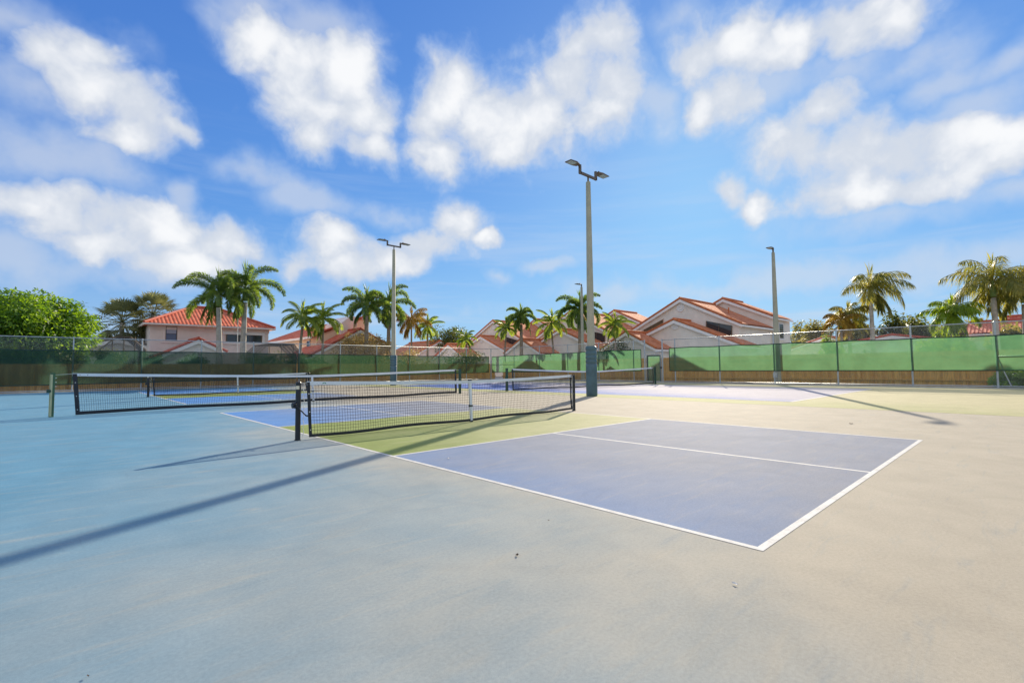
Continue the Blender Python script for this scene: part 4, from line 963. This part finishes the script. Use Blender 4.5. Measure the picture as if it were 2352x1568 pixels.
palm_at('feather_palm', 1413, 760, None, 33.2, 1.9, 'coco', L_coco, M_bark, 'feather palm right of the tall padded pole before the small gable', group=G2, seed=37, trunk_r=.1, nf=13)
palm_at('yellow_frond_palm', 945, 750, 43, None, 2.4, 'queen', L_gold, M_bark, 'palm with hanging golden fronds right of the twin lamp pole', seed=41, trunk_r=.1, nf=9)
palm_at('queen_palm', 2000, 688, None, 47, 3.3, 'queen', L_queen, M_bark_g, 'tall windblown queen palm standing alone above the right screen', group=G3, seed=42, trunk_r=.17, nf=12, wind=-1.6)
palm_at('queen_palm', 1950, 745, None, 48, 2.3, 'queen', L_queen, M_bark, 'lower ragged queen palm left of the tall windblown one', group=G3, seed=43, trunk_r=.15, nf=11)
palm_at('queen_palm', 2282, 680, None, 50, 3.6, 'queen', L_queen, M_bark_g, 'big full queen palm near the right edge', group=G3, seed=44, trunk_r=.2, nf=17)
palm_at('queen_palm', 2352, 695, None, 52, 3.2, 'queen', L_queen, M_bark_g, 'queen palm cut by the right edge', group=G3, seed=45, trunk_r=.2, nf=14)
palm_at('queen_palm', 2186, 738, None, 48, 2.3, 'queen', L_lime, M_bark, 'short yellow green queen palm left of the big full one', group=G3, seed=46, trunk_r=.13, nf=15)
palm_at('yellow_frond_palm', 1932, 752, None, 46, 1.8, 'queen', L_gold, M_bark, 'yellowing palm at the foot of the tall windblown palm', seed=47, trunk_r=.1, nf=9)
def tree_at(name, px, pytop, Y, X, rpx, leafm, label, base=.3, **k):
    q = onY(px, pytop, Y) if Y else onX(px, pytop, X); e = onY(px+rpx, pytop, Y).x-q.x if Y else q.y-onX(px+rpx, pytop, X).y
    return tree(name, (q.x, q.y), q.z, e, 1, leafm, label, base=base, **k)
tree_at('tan_shrub', 842, 762, 42.0, None, 62, L_tanleaf, 'tan flowering tree between the foxtail palm trunks', seed=51, clumps=60, per=150, leaf=.2, base=.3)
tree_at('tan_shrub', 935, 792, 40.5, None, 50, L_tanleaf, 'low golden shrub right of the twin lamp pole', seed=52, clumps=26, per=90, leaf=.18)
tree_at('dark_tree', 1035, 744, 62, None, 40, L_dark, 'dark rounded tree above the orange roof left of the corner post', seed=53, clumps=45, per=90, leaf=.4, base=1.5)
tree_at('olive_tree', 1876, 733, None, 72, 40, L_olive, 'olive round tree right of the large townhouse', seed=54, clumps=40, per=80, leaf=.45)
tree_at('olive_tree', 1836, 742, None, 80, 26, L_olive, 'olive tree tucked against the corner of the large townhouse', seed=55, clumps=26, per=80, leaf=.4)
tree_at('dark_tree', 2088, 724, None, 75, 46, L_olive, 'broad olive tree behind the tall windblown palm', seed=56, clumps=44, per=80, leaf=.45)
tree_at('dark_tree', 2045, 718, None, 60, 34, L_dark, 'dark tree directly behind the trunk of the tall windblown palm', seed=57, clumps=36, per=80, leaf=.35)
tree_at('olive_tree', 2148, 726, None, 70, 30, L_olive, 'olive tree between the windblown palm and the yellow green palm', seed=58, clumps=30, per=80, leaf=.4)
tree_at('olive_tree', 1972, 735, None, 60, 44, L_olive, 'yellow green bushy tree behind the two left queen palms', seed=91, clumps=46, per=90, leaf=.4)
tree_at('olive_tree', 2118, 722, None, 66, 50, L_dark, 'wide flat topped tree between the windblown palm and the bushy palms', seed=92, clumps=50, per=90, leaf=.4)
tree_at('olive_tree', 2232, 728, None, 64, 50, L_olive, 'olive tree left behind the big full queen palm', seed=93, clumps=46, per=90, leaf=.4)
tree_at('lime_shrub', 2168, 748, None, 54, 40, L_lime, 'sunlit lime shrub around the short yellow green palm trunk', seed=94, clumps=34, per=90, leaf=.3)
tree_at('dark_tree', 2318, 752, None, 56, 48, L_olive, 'olive tree behind the big full queen palm', seed=59, clumps=44, per=80, leaf=.45)
tree_at('lime_shrub', 1910, 765, None, 44, 32, L_lime, 'lime shrub showing over the screen left of the windblown palm', seed=60, clumps=24, per=80, leaf=.2)
tree_at('lime_shrub', 2130, 762, None, 46, 40, L_lime, 'lime shrub under the short yellow green palm', seed=61, clumps=26, per=80, leaf=.2)
tree_at('lime_shrub', 2215, 772, None, 46, 36, L_lime, 'lime shrub under the big full queen palm', seed=62, clumps=22, per=80, leaf=.2)
tree_at('dark_shrub', 1420, 775, None, 34.5, 34, L_dark, 'dark shrub in front of the small front gable', seed=63, clumps=24, per=80, leaf=.2)
tree_at('dark_shrub', 1060, 800, 40, None, 45, L_dark, 'dark bush seen through the screen beside the corner post', seed=64, clumps=24, per=80, leaf=.2)
for i, (px, py, Y, rp, lab) in enumerate(((446, 812, 40.5, 38, 'clipped dark hedge under the low cream gable'), (620, 806, 40, 60, 'long dark hedge behind the screen right of the foxtail pair'), (250, 795, 40, 45, 'dark bush right of the bright round tree'), (150, 800, 39.5, 60, 'dark bush under the bright round tree'), (30, 806, 40, 60, 'dark bush under the tree at the left edge'), (720, 812, 40, 40, 'dark hedge under the small feather palms'), (345, 812, 39.5, 30, 'small dark bush left of the clipped hedge'))):
    tree_at('hedge', px, py, Y, None, rp, L_dark, lab, seed=70+i, clumps=30, per=80, leaf=.17, trunk=False, ry=.9, group='dark hedges behind the left screen')
tree_at('bush', 2325, 846, None, 28.9, 66, L_bush_sunlit, 'glossy green bush at the foot of the fence in the lower right corner', seed=81, clumps=40, per=90, leaf=.16, trunk=False, ry=.75, base=-.05)
b = MB(); q = onY(545, 820, 42.5); b.tube([(q.x, 42.5, 0), (q.x-.02, 42.5, onY(545, 640, 42.5).z)], .03, 6); b.tube([(q.x, 42.5, -.05), (q.x, 42.5, .3)], .06, 8); tag(b.build('flagpole', M_trim, off=(q.x, 42.5, 0)), 'thin white flagpole between the two tall foxtail palms', 'flagpole')
# litter on the court
def leaf_litter(px, py, size, m, label, seed):
    rg = random.Random(seed); p = onZ(px, py, .004); b = MB(); n = 7; vs = []; a0 = rg.uniform(0, 6)
    for i in range(n):
        s = i/(n-1); w = size*.26*math.sin(math.pi*min(.98, max(.06, s))); c = Vector((math.cos(a0)*(s-.5)*size, math.sin(a0)*(s-.5)*size, .003+size*.12*abs(s-.5)**1.5+.05*size*rg.random())); sd = Vector((-math.sin(a0), math.cos(a0), .5*rg.uniform(-1, 1)))
        vs += [p+c+sd*w, p+c+Vector((0, 0, -.05*size)), p+c-sd*w*.9+Vector((0, 0, .1*size))]
    b.add(vs, [(3*i+k, 3*i+k+1, 3*i+4+k, 3*i+3+k) for i in range(n-1) for k in (0, 1)]); tag(b.build('fallen_leaf', m, off=(p.x, p.y, 0)), label, 'leaf')
M_dryleaf = mat('dry_leaf', (.06, .035, .02), .8, var=.3); M_paper = mat('pale_scrap', (.75, .74, .7), .7)
leaf_litter(1188, 1274, .036, M_dryleaf, 'curled dark leaf alone on the pale paint left of the white corner', 1)
leaf_litter(1955, 972, .08, M_dryleaf, 'dark dry leaf near the tip of the right pole shadow', 2)
leaf_litter(1260, 1194, .018, M_dryleaf, 'tiny dark leaf crumb above the curled leaf', 3)
leaf_litter(1688, 1340, .03, M_paper, 'pale scrap on the court below the white corner', 4)
leaf_litter(1030, 1052, .04, M_paper, 'pale scrap on the blue paint near the kitchen line', 5)
leaf_litter(202, 1552, .015, M_dryleaf, 'tiny dark leaf crumb at the lower left', 6)
